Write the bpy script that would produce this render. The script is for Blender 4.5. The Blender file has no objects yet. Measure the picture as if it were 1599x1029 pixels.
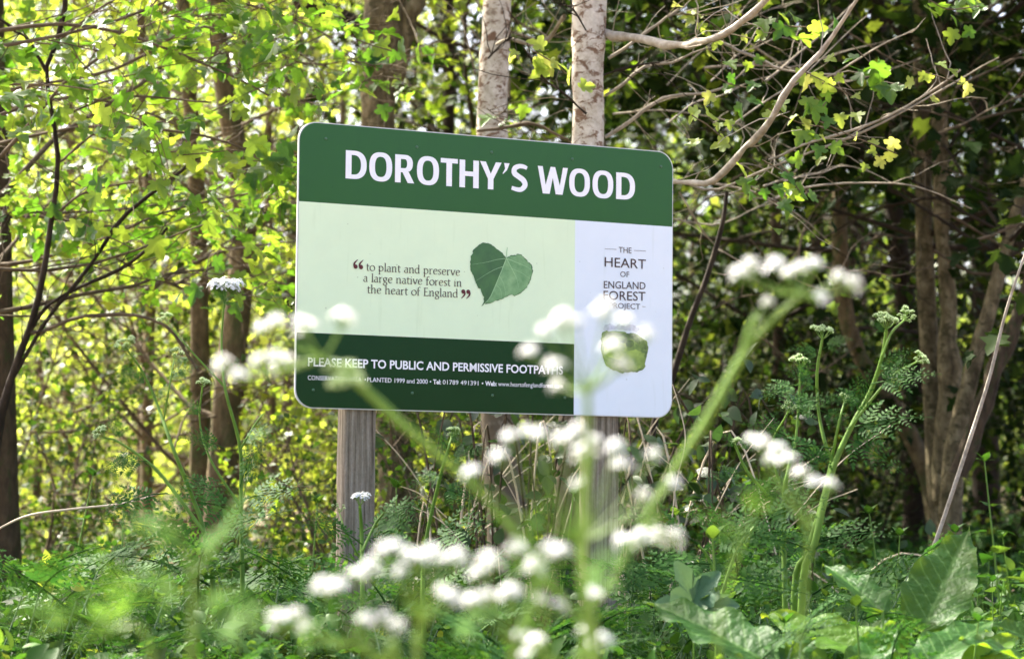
import bpy, math, random
import numpy as np
from math import radians, sin, cos, pi
from mathutils import Matrix, Vector

SC = bpy.context.scene
COL = SC.collection
rng = np.random.default_rng(11)
random.seed(5)

# ------------------------------------------------------------------ camera
F = 3800.0                      # focal length in pixels of the 1599 px wide picture
CAMZ = 0.70
PITCH, ROLL = 0.07024107, 0.0091769
cd = bpy.data.cameras.new('camera')
cam = bpy.data.objects.new('camera', cd); COL.objects.link(cam)
cd.sensor_width = 36.0; cd.lens = F / 1599 * 36.0
cd.clip_start = 0.05; cd.clip_end = 1500
_f = Vector((0, cos(PITCH), sin(PITCH))); _u = Vector((0, -sin(PITCH), cos(PITCH))); _r = Vector((1, 0, 0))
M = Matrix((( _r.x, _u.x, -_f.x), (_r.y, _u.y, -_f.y), (_r.z, _u.z, -_f.z))) @ Matrix.Rotation(ROLL, 3, 'Z')
cam.matrix_world = Matrix.Translation((0, 0, CAMZ)) @ M.to_4x4()
cd.dof.use_dof = True; cd.dof.focus_distance = 6.15; cd.dof.aperture_fstop = 5.2
cd.dof.aperture_blades = 0
SC.camera = cam

# ------------------------------------------------------------------ world, sun, exposure
SUN_DIR = Vector((-0.52, 0.50, 0.95)).normalized()       # towards the sun
elev = math.asin(SUN_DIR.z)
W = bpy.data.worlds.new('World'); SC.world = W; W.use_nodes = True
nt = W.node_tree
sky = nt.nodes.new('ShaderNodeTexSky'); sky.sky_type = 'NISHITA'; sky.sun_disc = False
sky.sun_elevation = elev; sky.sun_rotation = math.atan2(SUN_DIR.x, SUN_DIR.y)
sky.dust_density = 6.0; sky.air_density = 0.6; sky.ozone_density = 0.3
bgn = nt.nodes['Background']; bgn.inputs['Strength'].default_value = 0.15
nt.links.new(sky.outputs[0], bgn.inputs[0])
sd = bpy.data.lights.new('sun', 'SUN'); sd.energy = 5.0; sd.angle = radians(0.55); sd.color = (1.0, 0.93, 0.80)
sun = bpy.data.objects.new('sun', sd); COL.objects.link(sun)
sun.rotation_euler = SUN_DIR.to_track_quat('Z', 'Y').to_euler(); sun.location = (-20, 20, 25)
SC.view_settings.view_transform = 'Standard'; SC.view_settings.look = 'None'
SC.view_settings.gamma = 1.0; SC.view_settings.use_curve_mapping = False
SC.view_settings.exposure = 2.55
SC.cycles.max_bounces = 8; SC.cycles.diffuse_bounces = 3; SC.cycles.glossy_bounces = 2
SC.cycles.transmission_bounces = 4; SC.cycles.transparent_max_bounces = 8
SC.cycles.sample_clamp_indirect = 6.0
SC.cycles.use_denoising = True

# ------------------------------------------------------------------ helpers: places
def cam_ray(px, py):
    X, Y = px - 799.5, py - 514.5
    c, s = cos(ROLL), sin(ROLL)
    x, y = c * X + s * Y, -s * X + c * Y
    return (_r * (x / F) + _u * (-y / F) + _f)
def P(px, py, d):
    v = cam_ray(px, py) * d
    return Vector((v.x, v.y, v.z + CAMZ))
def sstep(a, b, x):
    t = np.clip((np.asarray(x, float) - a) / (b - a), 0, 1); return t * t * (3 - 2 * t)
def ground(x, y):
    x = np.asarray(x, float); y = np.asarray(y, float)
    return (0.42 * sstep(7, 26, y) + 0.9 * sstep(30, 90, y) + 0.05 * np.sin(x * 0.9 + 1.3) * np.cos(y * 0.7) * sstep(1, 5, np.hypot(x, y))
            + 0.02 * np.sin(x * 2.7 + y * 1.9))
def G(x, y): return float(ground(x, y))
def nrm(v):
    v = np.asarray(v, float); return v / np.maximum(np.linalg.norm(v, axis=-1, keepdims=True), 1e-9)

# ------------------------------------------------------------------ helpers: meshes
class MB:
    """collects triangles and quads, with optional uv per vertex"""
    def __init__(s): s.v = []; s.t = []; s.q = []; s.uv = []; s.n = 0
    def add(s, v, t=None, q=None, uv=None):
        v = np.asarray(v, float).reshape(-1, 3)
        if t is not None and len(t): s.t.append(np.asarray(t, np.int64).reshape(-1, 3) + s.n)
        if q is not None and len(q): s.q.append(np.asarray(q, np.int64).reshape(-1, 4) + s.n)
        s.v.append(v); s.uv.append(np.zeros((len(v), 2)) if uv is None else np.asarray(uv, float))
        s.n += len(v)
        return s
    def mesh(s, name, mats, smooth=True):
        me = bpy.data.meshes.new(name)
        v = np.concatenate(s.v); uv = np.concatenate(s.uv)
        t = np.concatenate(s.t) if s.t else np.zeros((0, 3), np.int64)
        q = np.concatenate(s.q) if s.q else np.zeros((0, 4), np.int64)
        me.vertices.add(len(v)); me.vertices.foreach_set('co', v.astype(np.float32).ravel())
        li = np.concatenate([t.ravel(), q.ravel()]).astype(np.int32)
        me.loops.add(len(li)); me.loops.foreach_set('vertex_index', li)
        me.polygons.add(len(t) + len(q))
        ls = np.concatenate([np.arange(len(t)) * 3, len(t) * 3 + np.arange(len(q)) * 4]).astype(np.int32)
        me.polygons.foreach_set('loop_start', ls)
        if smooth: me.polygons.foreach_set('use_smooth', np.ones(len(ls), bool))
        ul = me.uv_layers.new(name='uv'); ul.data.foreach_set('uv', uv[li].astype(np.float32).ravel())
        me.update(calc_edges=True)
        for m in (mats if isinstance(mats, (list, tuple)) else [mats]): me.materials.append(m)
        return me

def obj(name, me, parent=None, loc=None, kind=None, label=None, mat4=None):
    if isinstance(me, MB): raise TypeError
    o = bpy.data.objects.new(name, me); COL.objects.link(o)
    if mat4 is not None: o.matrix_basis = mat4
    elif loc is not None: o.location = loc
    if parent is not None: o.parent = parent
    if kind: o['kind'] = kind
    if label: o['label'] = label
    return o
def thing(name, label, cat, loc=(0, 0, 0), group=None, rz=0.0):
    o = bpy.data.objects.new(name, None); COL.objects.link(o)
    o.empty_display_size = 0.1
    o.location = loc; o.rotation_euler = (0, 0, rz); o['label'] = label; o['category'] = cat
    if group: o['group'] = group
    return o
def copy_tree(o, parent=None):
    c = o.copy(); COL.objects.link(c); c.parent = parent
    for ch in list(o.children): copy_tree(ch, c)
    return c

def tubes(Pn, R, k=5, uvs=False):
    """Pn (B,n,3) centre lines, R (B,n) radii -> verts, quads (open tubes tapering)"""
    Pn = np.asarray(Pn, float); R = np.asarray(R, float)
    B, n, _ = Pn.shape
    T = np.gradient(Pn, axis=1); T = nrm(T)
    ref = np.where(np.abs(T[:, :1, 2:3]) > 0.85, np.array([1.0, 0, 0]), np.array([0, 0, 1.0]))
    ref = np.broadcast_to(ref, T.shape)
    U = nrm(np.cross(T, ref)); V = np.cross(T, U)
    a = np.arange(k) * 2 * pi / k
    ring = U[:, :, None, :] * np.cos(a)[None, None, :, None] + V[:, :, None, :] * np.sin(a)[None, None, :, None]
    vv = Pn[:, :, None, :] + ring * R[:, :, None, None]
    idx = np.arange(B * n * k).reshape(B, n, k)
    a0 = idx[:, :-1, :]; a1 = idx[:, 1:, :]
    q = np.stack([a0, np.roll(a0, -1, 2), np.roll(a1, -1, 2), a1], -1).reshape(-1, 4)
    L = np.concatenate([np.zeros((B, 1)), np.cumsum(np.linalg.norm(np.diff(Pn, axis=1), axis=2), axis=1)], 1)
    uv = np.stack([np.broadcast_to((a / (2 * pi))[None, None, :], (B, n, k)), np.broadcast_to(L[:, :, None], (B, n, k))], -1).reshape(-1, 2)
    return vv.reshape(-1, 3), q, uv

def spline(pts, n):
    """Catmull-Rom through pts (m, any dim) resampled to n"""
    p = np.asarray(pts, float)
    if len(p) == 2: return p[0] + (p[1] - p[0]) * np.linspace(0, 1, n)[:, None]
    p = np.vstack([2 * p[0] - p[1], p, 2 * p[-1] - p[-2]])
    m = len(p) - 3
    u = np.linspace(0, m - 1e-6, n); i = u.astype(int); t = (u - i)[:, None]
    a, b, c, d = p[i], p[i + 1], p[i + 2], p[i + 3]
    return 0.5 * (2 * b + (c - a) * t + (2 * a - 5 * b + 4 * c - d) * t * t + (3 * b - a - 3 * c + d) * t ** 3)

def grow(r, S, D, L, n, wander=0.15, lift=0.0):
    """random centre lines: start S (B,3), dir D (B,3), length L (B,)"""
    S = np.asarray(S, float); B = len(S); D = nrm(D); step = (np.asarray(L) / (n - 1))[:, None]
    out = np.zeros((B, n, 3)); out[:, 0] = S; d = D.copy()
    for i in range(1, n):
        d = nrm(d + r.normal(0, wander, (B, 3)) + np.array([0, 0, lift]))
        out[:, i] = out[:, i - 1] + d * step
    return out

def place_leaves(mb, tmpl, pos, dirv, nor, size):
    tv, tt, tuv = tmpl
    d = nrm(dirv); x = nrm(np.cross(d, nor)); z = np.cross(x, d)
    V = (pos[:, None, :] + size[:, None, None] * (tv[None, :, 0:1] * x[:, None, :] + tv[None, :, 1:2] * d[:, None, :] + tv[None, :, 2:3] * z[:, None, :]))
    N = len(pos); k = len(tv)
    T = (tt[None] + (np.arange(N) * k)[:, None, None]).reshape(-1, 3)
    mb.add(V.reshape(-1, 3), t=T, uv=np.tile(tuv, (N, 1)))

def leaf_matrix(pos, d, n, s):
    d = nrm(d); x = nrm(np.cross(d, n)); z = np.cross(x, d)
    m = Matrix.Identity(4)
    for i in range(3): m[i][0] = x[i] * s; m[i][1] = d[i] * s; m[i][2] = z[i] * s; m[i][3] = pos[i]
    return m

# ---- leaf templates: base at the origin, tip along +Y, unit length
def outline_leaf(half, fold=0.12, curl=-0.15, petiole=0.0):
    """half: list of (x,y) from base to tip on the right side; mirrored; fan triangulated off a midrib"""
    h = np.array(half, float); n = len(h)
    ys = h[:, 1]
    v = []; uv = []
    def z(x, y): return abs(x) * fold + curl * (y - 0.3) ** 2
    for y in ys: v.append((0, y, z(0, y)))
    for sx in (1, -1):
        for (x, y) in h: v.append((sx * x, y, z(x, y)))
    t = []
    for s_, sx in ((0, 1), (1, -1)):
        o = n + s_ * n
        for i in range(n - 1):
            a, b, c, d = i, i + 1, o + i, o + i + 1
            tri = [(a, c, d), (a, d, b)]
            for q in tri: t.append(q if sx == 1 else q[::-1])
    v = np.array(v)
    return v, np.array(t), np.stack([v[:, 0], v[:, 1]], 1)
kite = (np.array([(0, 0, 0), (.36, .38, .07), (0, .45, 0), (-.36, .38, .07), (0, 1, -.12)], float),
        np.array([(0, 1, 2), (0, 2, 3), (2, 1, 4), (2, 4, 3)]), np.array([(0, 0), (.36, .38), (0, .45), (-.36, .38), (0, 1.)]))
def star_leaf(pts, fold=.1, curl=-.15):
    h = np.array(pts, float)                    # right half outline from base to tip
    full = np.vstack([h, (h[1:-1] * [-1, 1])[::-1]])
    v = [(0, .12, 0)] + [(x, y, abs(x) * fold + curl * (y - .2) ** 2 + 0.03 * sin(7 * x + 5 * y)) for x, y in full]
    n = len(full)
    t = [(0, 1 + i, 1 + (i + 1) % n) for i in range(n)]
    v = np.array(v); return v, np.array(t), v[:, :2].copy()
maple = star_leaf([(0, 0), (.10, -.07), (.24, -.10), (.37, -.05), (.39, .03), (.30, .12), (.40, .16), (.56, .22), (.63, .32), (.55, .40), (.50, .50), (.40, .53), (.24, .50), (.21, .60), (.27, .70), (.20, .78), (.13, .90), (.06, .98), (0, 1.0)], .22, -.35)
maple_far = star_leaf([(0, 0), (.38, -.02), (.34, .22), (.60, .34), (.24, .52), (.22, .74), (0, 1.0)])
ovate = outline_leaf([(0, 0), (.20, .12), (.31, .32), (.27, .58), (.13, .83), (0, 1)], .18, -.25)
nettle_leaf = outline_leaf([(0, 0), (.16, .02), (.30, .12), (.26, .16), (.34, .26), (.28, .30), (.33, .40), (.25, .44), (.28, .54), (.20, .57), (.21, .67), (.13, .70), (.12, .80), (.05, .85), (0, 1)], .2, -.35)

# ------------------------------------------------------------------ materials
def new_mat(name):
    m = bpy.data.materials.new(name); m.use_nodes = True; m.node_tree.nodes.clear(); return m, m.node_tree
def nd(t, typ, **kw):
    n = t.nodes.new(typ)
    for k, v in kw.items():
        if hasattr(n, k) and not k[0].isupper(): setattr(n, k, v)
        else: n.inputs[k].default_value = v
    return n
def ramp(t, fac, stops, interp='LINEAR'):
    r = t.nodes.new('ShaderNodeValToRGB'); r.color_ramp.interpolation = interp
    e = r.color_ramp.elements
    while len(e) < len(stops): e.new(0.5)
    for i, (p, c) in enumerate(stops): e[i].position = p; e[i].color = (*c, 1) if len(c) == 3 else c
    t.links.new(fac, r.inputs[0]); return r

def leaf_mat(name, c1, c2, tr1, tr2, trans=0.45, rough=0.45, spec=0.4, veins=False, skew=.5):
    """real leaf: diffuse face, light passing through, a faint waxy gloss"""
    m, t = new_mat(name); L = t.links.new
    g = t.nodes.new('ShaderNodeNewGeometry'); oi = t.nodes.new('ShaderNodeObjectInfo')
    ad = nd(t, 'ShaderNodeMath', operation='ADD'); L(g.outputs['Random Per Island'], ad.inputs[0]); L(oi.outputs['Random'], ad.inputs[1])
    fr = nd(t, 'ShaderNodeMath', operation='FRACT'); L(ad.outputs[0], fr.inputs[0])
    base = ramp(t, fr.outputs[0], [(0, c1), (1, c2)]); tran = ramp(t, fr.outputs[0], [(0, tr1), (skew, tuple(.85 * a + .15 * b for a, b in zip(tr1, tr2))), (1, tr2)])
    bcol, tcol = base.outputs[0], tran.outputs[0]
    if veins:
        uv = t.nodes.new('ShaderNodeUVMap'); uv.uv_map = 'uv'
        sp = t.nodes.new('ShaderNodeSeparateXYZ'); L(uv.outputs[0], sp.inputs[0])
        ab = nd(t, 'ShaderNodeMath', operation='ABSOLUTE'); L(sp.outputs[0], ab.inputs[0])
        a2 = nd(t, 'ShaderNodeMath', operation='MULTIPLY'); a2.inputs[1].default_value = -0.75; L(ab.outputs[0], a2.inputs[0])
        s2 = nd(t, 'ShaderNodeMath', operation='ADD'); L(sp.outputs[1], s2.inputs[0]); L(a2.outputs[0], s2.inputs[1])
        m2 = nd(t, 'ShaderNodeMath', operation='MULTIPLY'); m2.inputs[1].default_value = 9.0; L(s2.outputs[0], m2.inputs[0])
        f2 = nd(t, 'ShaderNodeMath', operation='PINGPONG'); f2.inputs[1].default_value = 0.5; L(m2.outputs[0], f2.inputs[0])
        side = ramp(t, f2.outputs[0], [(0, (1, 1, 1)), (0.10, (0, 0, 0))])
        mid = ramp(t, ab.outputs[0], [(0.0, (1, 1, 1)), (0.022, (0, 0, 0))])
        mx = nd(t, 'ShaderNodeMath', operation='MAXIMUM'); L(side.outputs[0], mx.inputs[0]); L(mid.outputs[0], mx.inputs[1])
        hf = nd(t, 'ShaderNodeMath', operation='MULTIPLY'); hf.inputs[1].default_value = 0.55; L(mx.outputs[0], hf.inputs[0])
        mix = t.nodes.new('ShaderNodeMix'); mix.data_type = 'RGBA'; L(hf.outputs[0], mix.inputs['Factor']); L(bcol, mix.inputs['A']); mix.inputs['B'].default_value = (0.12, 0.22, 0.06, 1)
        bcol = mix.outputs['Result']
    nz = nd(t, 'ShaderNodeTexNoise', Scale=14.0, Detail=3.0)
    tc = t.nodes.new('ShaderNodeTexCoord'); L(tc.outputs['Object'], nz.inputs['Vector'])
    hsv = t.nodes.new('ShaderNodeHueSaturation'); L(bcol, hsv.inputs['Color'])
    mr = nd(t, 'ShaderNodeMapRange'); mr.inputs['To Min'].default_value = 0.72; mr.inputs['To Max'].default_value = 1.28; L(nz.outputs['Fac'], mr.inputs['Value']); L(mr.outputs[0], hsv.inputs['Value'])
    bs = nd(t, 'ShaderNodeBsdfPrincipled'); L(hsv.outputs[0], bs.inputs['Base Color']); bs.inputs['Roughness'].default_value = rough
    bs.inputs['Specular IOR Level'].default_value = spec
    bp = nd(t, 'ShaderNodeBump', Strength=0.7 if veins else 0.25, Distance=0.01)
    if veins: nz.inputs['Scale'].default_value = 55.0
    L(nz.outputs['Fac'], bp.inputs['Height']); L(bp.outputs[0], bs.inputs['Normal'])
    tl = t.nodes.new('ShaderNodeBsdfTranslucent'); L(tcol, tl.inputs['Color'])
    mxs = nd(t, 'ShaderNodeMixShader'); mxs.inputs[0].default_value = trans; L(bs.outputs[0], mxs.inputs[1]); L(tl.outputs[0], mxs.inputs[2])
    o = t.nodes.new('ShaderNodeOutputMaterial'); L(mxs.outputs[0], o.inputs[0])
    return m

def bark_mat(name, stops, scale=(26, 26, 11), bump=1.0, spots=None, rough=0.85, spot_scale=(30, 30, 9), spot_edge=(.56, .62), foot=None):
    m, t = new_mat(name); L = t.links.new
    tc = t.nodes.new('ShaderNodeTexCoord'); mp = t.nodes.new('ShaderNodeMapping'); mp.inputs['Scale'].default_value = scale
    L(tc.outputs['Object'], mp.inputs[0])
    nz = nd(t, 'ShaderNodeTexNoise', Scale=1.0, Detail=8.0, Roughness=0.65); L(mp.outputs[0], nz.inputs['Vector'])
    r = ramp(t, nz.outputs['Fac'], stops); col = r.outputs[0]
    if spots:
        mp2 = t.nodes.new('ShaderNodeMapping'); mp2.inputs['Scale'].default_value = spot_scale; L(tc.outputs['Object'], mp2.inputs[0])
        n2 = nd(t, 'ShaderNodeTexNoise', Scale=1.0, Detail=5.0, Roughness=0.7, Distortion=0.6); L(mp2.outputs[0], n2.inputs['Vector'])
        r2 = ramp(t, n2.outputs['Fac'], [(spot_edge[0], (0, 0, 0)), (spot_edge[1], (1, 1, 1))])
        mx = t.nodes.new('ShaderNodeMix'); mx.data_type = 'RGBA'; L(r2.outputs[0], mx.inputs['Factor']); L(col, mx.inputs['A']); mx.inputs['B'].default_value = (*spots, 1)
        col = mx.outputs['Result']
    if foot:            # bark mixed browner towards the base of the trunk
        sx = t.nodes.new('ShaderNodeSeparateXYZ'); L(tc.outputs['Object'], sx.inputs[0])
        ad = nd(t, 'ShaderNodeMath', operation='MULTIPLY_ADD'); L(nz.outputs['Fac'], ad.inputs[0]); ad.inputs[1].default_value = .9; L(sx.outputs[2], ad.inputs[2])
        r3 = ramp(t, ad.outputs[0], [(.0, (1, 1, 1)), (1.0, (0, 0, 0))]); r3.color_ramp.elements[0].position = .0
        sc_ = nd(t, 'ShaderNodeMapRange'); L(ad.outputs[0], sc_.inputs['Value']); sc_.inputs['From Min'].default_value = 1.45; sc_.inputs['From Max'].default_value = 2.15; sc_.inputs['To Min'].default_value = .95; sc_.inputs['To Max'].default_value = 0
        m3 = t.nodes.new('ShaderNodeMix'); m3.data_type = 'RGBA'; L(sc_.outputs[0], m3.inputs['Factor']); L(col, m3.inputs['A']); m3.inputs['B'].default_value = (*foot, 1); col = m3.outputs['Result']
        t.nodes.remove(r3)
    bs = nd(t, 'ShaderNodeBsdfPrincipled', Roughness=rough); L(col, bs.inputs['Base Color']); bs.inputs['Specular IOR Level'].default_value = 0.2
    bp = nd(t, 'ShaderNodeBump', Strength=bump, Distance=0.02); L(nz.outputs['Fac'], bp.inputs['Height']); L(bp.outputs[0], bs.inputs['Normal'])
    o = t.nodes.new('ShaderNodeOutputMaterial'); L(bs.outputs[0], o.inputs[0]); return m

def plain(name, col, rough=0.5, spec=0.4, noise=0.0, nscale=60, trans=0.0, metal=0.0, bump=0.0):
    m, t = new_mat(name); L = t.links.new
    bs = nd(t, 'ShaderNodeBsdfPrincipled', Roughness=rough, Metallic=metal); bs.inputs['Specular IOR Level'].default_value = spec
    bs.inputs['Base Color'].default_value = (*col, 1)
    if noise or bump:
        tc = t.nodes.new('ShaderNodeTexCoord')
        nz = nd(t, 'ShaderNodeTexNoise', Scale=nscale, Detail=5.0, Roughness=.6); L(tc.outputs['Object'], nz.inputs['Vector'])
        if noise:
            a = tuple(c * (1 - noise) for c in col); b = tuple(min(1, c * (1 + noise)) for c in col)
            r = ramp(t, nz.outputs['Fac'], [(.25, a), (.75, b)]); L(r.outputs[0], bs.inputs['Base Color'])
        if bump:
            bp = nd(t, 'ShaderNodeBump', Strength=bump, Distance=0.002); L(nz.outputs['Fac'], bp.inputs['Height']); L(bp.outputs[0], bs.inputs['Normal'])
    sh = bs.outputs[0]
    if trans:
        tl = t.nodes.new('ShaderNodeBsdfTranslucent'); tl.inputs['Color'].default_value = (*col, 1)
        mx = nd(t, 'ShaderNodeMixShader'); mx.inputs[0].default_value = trans; L(sh, mx.inputs[1]); L(tl.outputs[0], mx.inputs[2]); sh = mx.outputs[0]
    o = t.nodes.new('ShaderNodeOutputMaterial'); L(sh, o.inputs[0]); return m

LM = dict(
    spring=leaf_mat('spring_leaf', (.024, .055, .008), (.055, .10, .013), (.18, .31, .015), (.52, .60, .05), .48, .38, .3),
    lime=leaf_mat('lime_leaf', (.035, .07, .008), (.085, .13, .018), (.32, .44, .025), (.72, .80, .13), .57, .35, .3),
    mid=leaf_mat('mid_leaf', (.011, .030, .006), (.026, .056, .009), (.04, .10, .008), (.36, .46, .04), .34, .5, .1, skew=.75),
    dark=leaf_mat('dark_leaf', (.005, .013, .003), (.012, .027, .005), (.012, .035, .004), (.26, .34, .03), .25, .6, .04, skew=.85),  # shade of the closed wood on the right put into the leaf colour
    maple=leaf_mat('maple_leaf', (.02, .065, .009), (.05, .115, .016), (.12, .30, .016), (.46, .60, .05), .44, .36, .35),
    young=leaf_mat('young_leaf', (.08, .15, .02), (.14, .20, .035), (.45, .58, .06), (.62, .62, .13), .5),
    herb=leaf_mat('herb_leaf', (.014, .052, .010), (.036, .098, .018), (.05, .17, .02), (.20, .36, .04), .26, .6, .08, skew=.7),
    hog=leaf_mat('hogweed_leaf', (.05, .11, .055), (.075, .145, .07), (.12, .25, .08), (.2, .34, .1), .2, .5, .25),
    nettle=leaf_mat('nettle_leaf', (.016, .056, .008), (.044, .108, .014), (.05, .16, .012), (.24, .40, .035), .27, .5, .12, skew=.7),
    dock=leaf_mat('dock_leaf', (.016, .060, .012), (.028, .088, .016), (.30, .50, .02), (.46, .64, .04), .34, .46, .12, veins=True),
    bramble=leaf_mat('bramble_leaf', (.009, .026, .008), (.025, .050, .014), (.05, .12, .02), (.12, .24, .03), .22, .35, .35),
    dock_backlit=leaf_mat('backlit_dock_leaf', (.06, .15, .015), (.08, .18, .02), (.50, .70, .03), (.60, .74, .05), .42, .45, .15, veins=True),  # yellow-green brightened to stand in for sun shining through the leaf
    herb_near=leaf_mat('near_herb_leaf', (.045, .12, .02), (.07, .17, .03), (.22, .44, .05), (.34, .55, .06), .4, .6, .08),  # brighter green than herb, for the fronds close to the lens
    yellow=leaf_mat('yellow_leaf', (.12, .17, .015), (.18, .21, .02), (.4, .5, .04), (.5, .56, .06), .45),
)
stem_m = plain('green_stem', (.13, .24, .035), .5, .25, .25, 40, trans=.2)
stem_dull = plain('dull_stem', (.12, .20, .08), .5, .4, .25, 40, trans=.1)
petal_m = plain('petal', (.64, .66, .68), .6, .12, trans=.25)
bud_m = plain('bud', (.42, .55, .28), .6, .2, .3, 200, trans=.25)
anther_m = plain('flower_eye', (.55, .62, .35), .6, .2)
bark_brown = bark_mat('brown_bark', [(.28, (.022, .016, .01)), (.5, (.06, .043, .026)), (.72, (.11, .08, .05))], spots=(.045, .05, .02))
bark_warm = bark_mat('warm_bark', [(.30, (.045, .033, .016)), (.5, (.12, .088, .046)), (.72, (.22, .17, .09))], spots=(.07, .085, .03), spot_scale=(7, 7, 5), spot_edge=(.52, .66))
bark_olive = bark_mat('olive_bark', [(.30, (.045, .035, .018)), (.5, (.14, .112, .06)), (.70, (.28, .235, .14))], spots=(.06, .05, .022), spot_scale=(16, 16, 24), spot_edge=(.52, .60))
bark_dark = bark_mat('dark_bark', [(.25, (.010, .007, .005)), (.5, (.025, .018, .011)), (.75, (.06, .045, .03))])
bark_pale = bark_mat('pale_bark', [(.25, (.24, .21, .16)), (.5, (.48, .44, .37)), (.75, (.68, .65, .59))], (30, 30, 30), .35,
                     spots=(.16, .10, .065), spot_scale=(22, 22, 34), spot_edge=(.51, .58), rough=.75, foot=(.10, .078, .05))
twig_dark = bark_mat('dark_twig_bark', [(.3, (.012, .009, .006)), (.7, (.045, .033, .02))], (20, 20, 20), .2)
twig_m = bark_mat('twig_bark', [(.3, (.05, .037, .022)), (.7, (.14, .105, .065))], (20, 20, 20), .2)
twig_pale = bark_mat('pale_twig_bark', [(.3, (.13, .105, .07)), (.7, (.34, .30, .23))], (25, 25, 25), .2)
branch_pale = bark_mat('pale_branch_bark', [(.3, (.20, .165, .12)), (.7, (.46, .42, .35))], (30, 30, 30), .4)
straw_m = plain('straw', (.50, .42, .30), .7, .2, .25, 30)
BARK = dict(brown=bark_brown, warm=bark_warm, olive=bark_olive, dark=bark_dark, pale=bark_pale)

# ------------------------------------------------------------------ ground
def ground_sheet():
    xs = np.concatenate([np.linspace(-400, -30, 14), np.linspace(-26, 26, 150), np.linspace(30, 400, 14)])
    ys = np.concatenate([np.linspace(-400, -30, 12), np.linspace(-26, 70, 260), np.linspace(80, 600, 16)])
    X, Y = np.meshgrid(xs, ys); r = np.random.default_rng(1)
    Z = ground(X, Y) + r.normal(0, .008, X.shape)
    n, k = len(ys), len(xs); idx = np.arange(n * k).reshape(n, k)
    q = np.stack([idx[:-1, :-1], idx[:-1, 1:], idx[1:, 1:], idx[1:, :-1]], -1).reshape(-1, 4)
    m, t = new_mat('woodland_floor'); L = t.links.new
    tc = t.nodes.new('ShaderNodeTexCoord')
    n1 = nd(t, 'ShaderNodeTexNoise', Scale=9.0, Detail=9.0, Roughness=.7); L(tc.outputs['Object'], n1.inputs['Vector'])
    n2 = nd(t, 'ShaderNodeTexNoise', Scale=.45, Detail=4.0); L(tc.outputs['Object'], n2.inputs['Vector'])
    vo = nd(t, 'ShaderNodeTexVoronoi', Scale=26.0); L(tc.outputs['Object'], vo.inputs['Vector'])
    r1 = ramp(t, n1.outputs['Fac'], [(.3, (.09, .055, .035)), (.5, (.20, .13, .085)), (.7, (.34, .24, .17))])
    r2 = ramp(t, n2.outputs['Fac'], [(.52, (0, 0, 0)), (.68, (1, 1, 1))])
    mx = t.nodes.new('ShaderNodeMix'); mx.data_type = 'RGBA'; L(r2.outputs[0], mx.inputs['Factor']); L(r1.outputs[0], mx.inputs['A']); mx.inputs['B'].default_value = (.05, .09, .02, 1)
    bs = nd(t, 'ShaderNodeBsdfPrincipled', Roughness=.9); L(mx.outputs['Result'], bs.inputs['Base Color'])
    bp = nd(t, 'ShaderNodeBump', Strength=.8, Distance=.03); L(vo.outputs['Distance'], bp.inputs['Height']); L(bp.outputs[0], bs.inputs['Normal'])
    o = t.nodes.new('ShaderNodeOutputMaterial'); L(bs.outputs[0], o.inputs[0])
    mb = MB(); mb.add(np.stack([X, Y, Z], -1).reshape(-1, 3), q=q)
    obj('ground', mb.mesh('ground', m), kind='structure')
ground_sheet()

# ================================================================== THE SIGN
TH = 0.47155125
SW, SH = 1.1, 0.72634282
SU = Vector((cos(TH), sin(TH), 0)); SV = Vector((0, 0, 1)); SN = Vector((sin(TH), -cos(TH), 0))   # SN faces the viewer
SO = Vector((-0.05321045, 6.35450563, 0.59088643 + CAMZ))
sign = thing('woodland_sign', 'green and white name board of the wood on two weathered timber posts', 'sign', (SO.x, SO.y, G(SO.x, SO.y)))
SROT = Matrix(((SU.x, SV.x, SN.x), (SU.y, SV.y, SN.y), (SU.z, SV.z, SN.z))).to_4x4()     # local x = along, y = up, z = out of the face
SMAT = Matrix.Translation(SO - sign.location) @ SROT
def S(px, py):
    r = cam_ray(px, py); c = Vector((0, 0, CAMZ)); k = (SO - c).dot(SN) / r.dot(SN); q = c + r * k - SO
    return q.dot(SU), q.dot(SV)
def sobj(name, me, z=0.0, kind=None, label=None):
    return obj(name, me, sign, mat4=SMAT @ Matrix.Translation((0, 0, z)), kind=kind, label=label)

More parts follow.
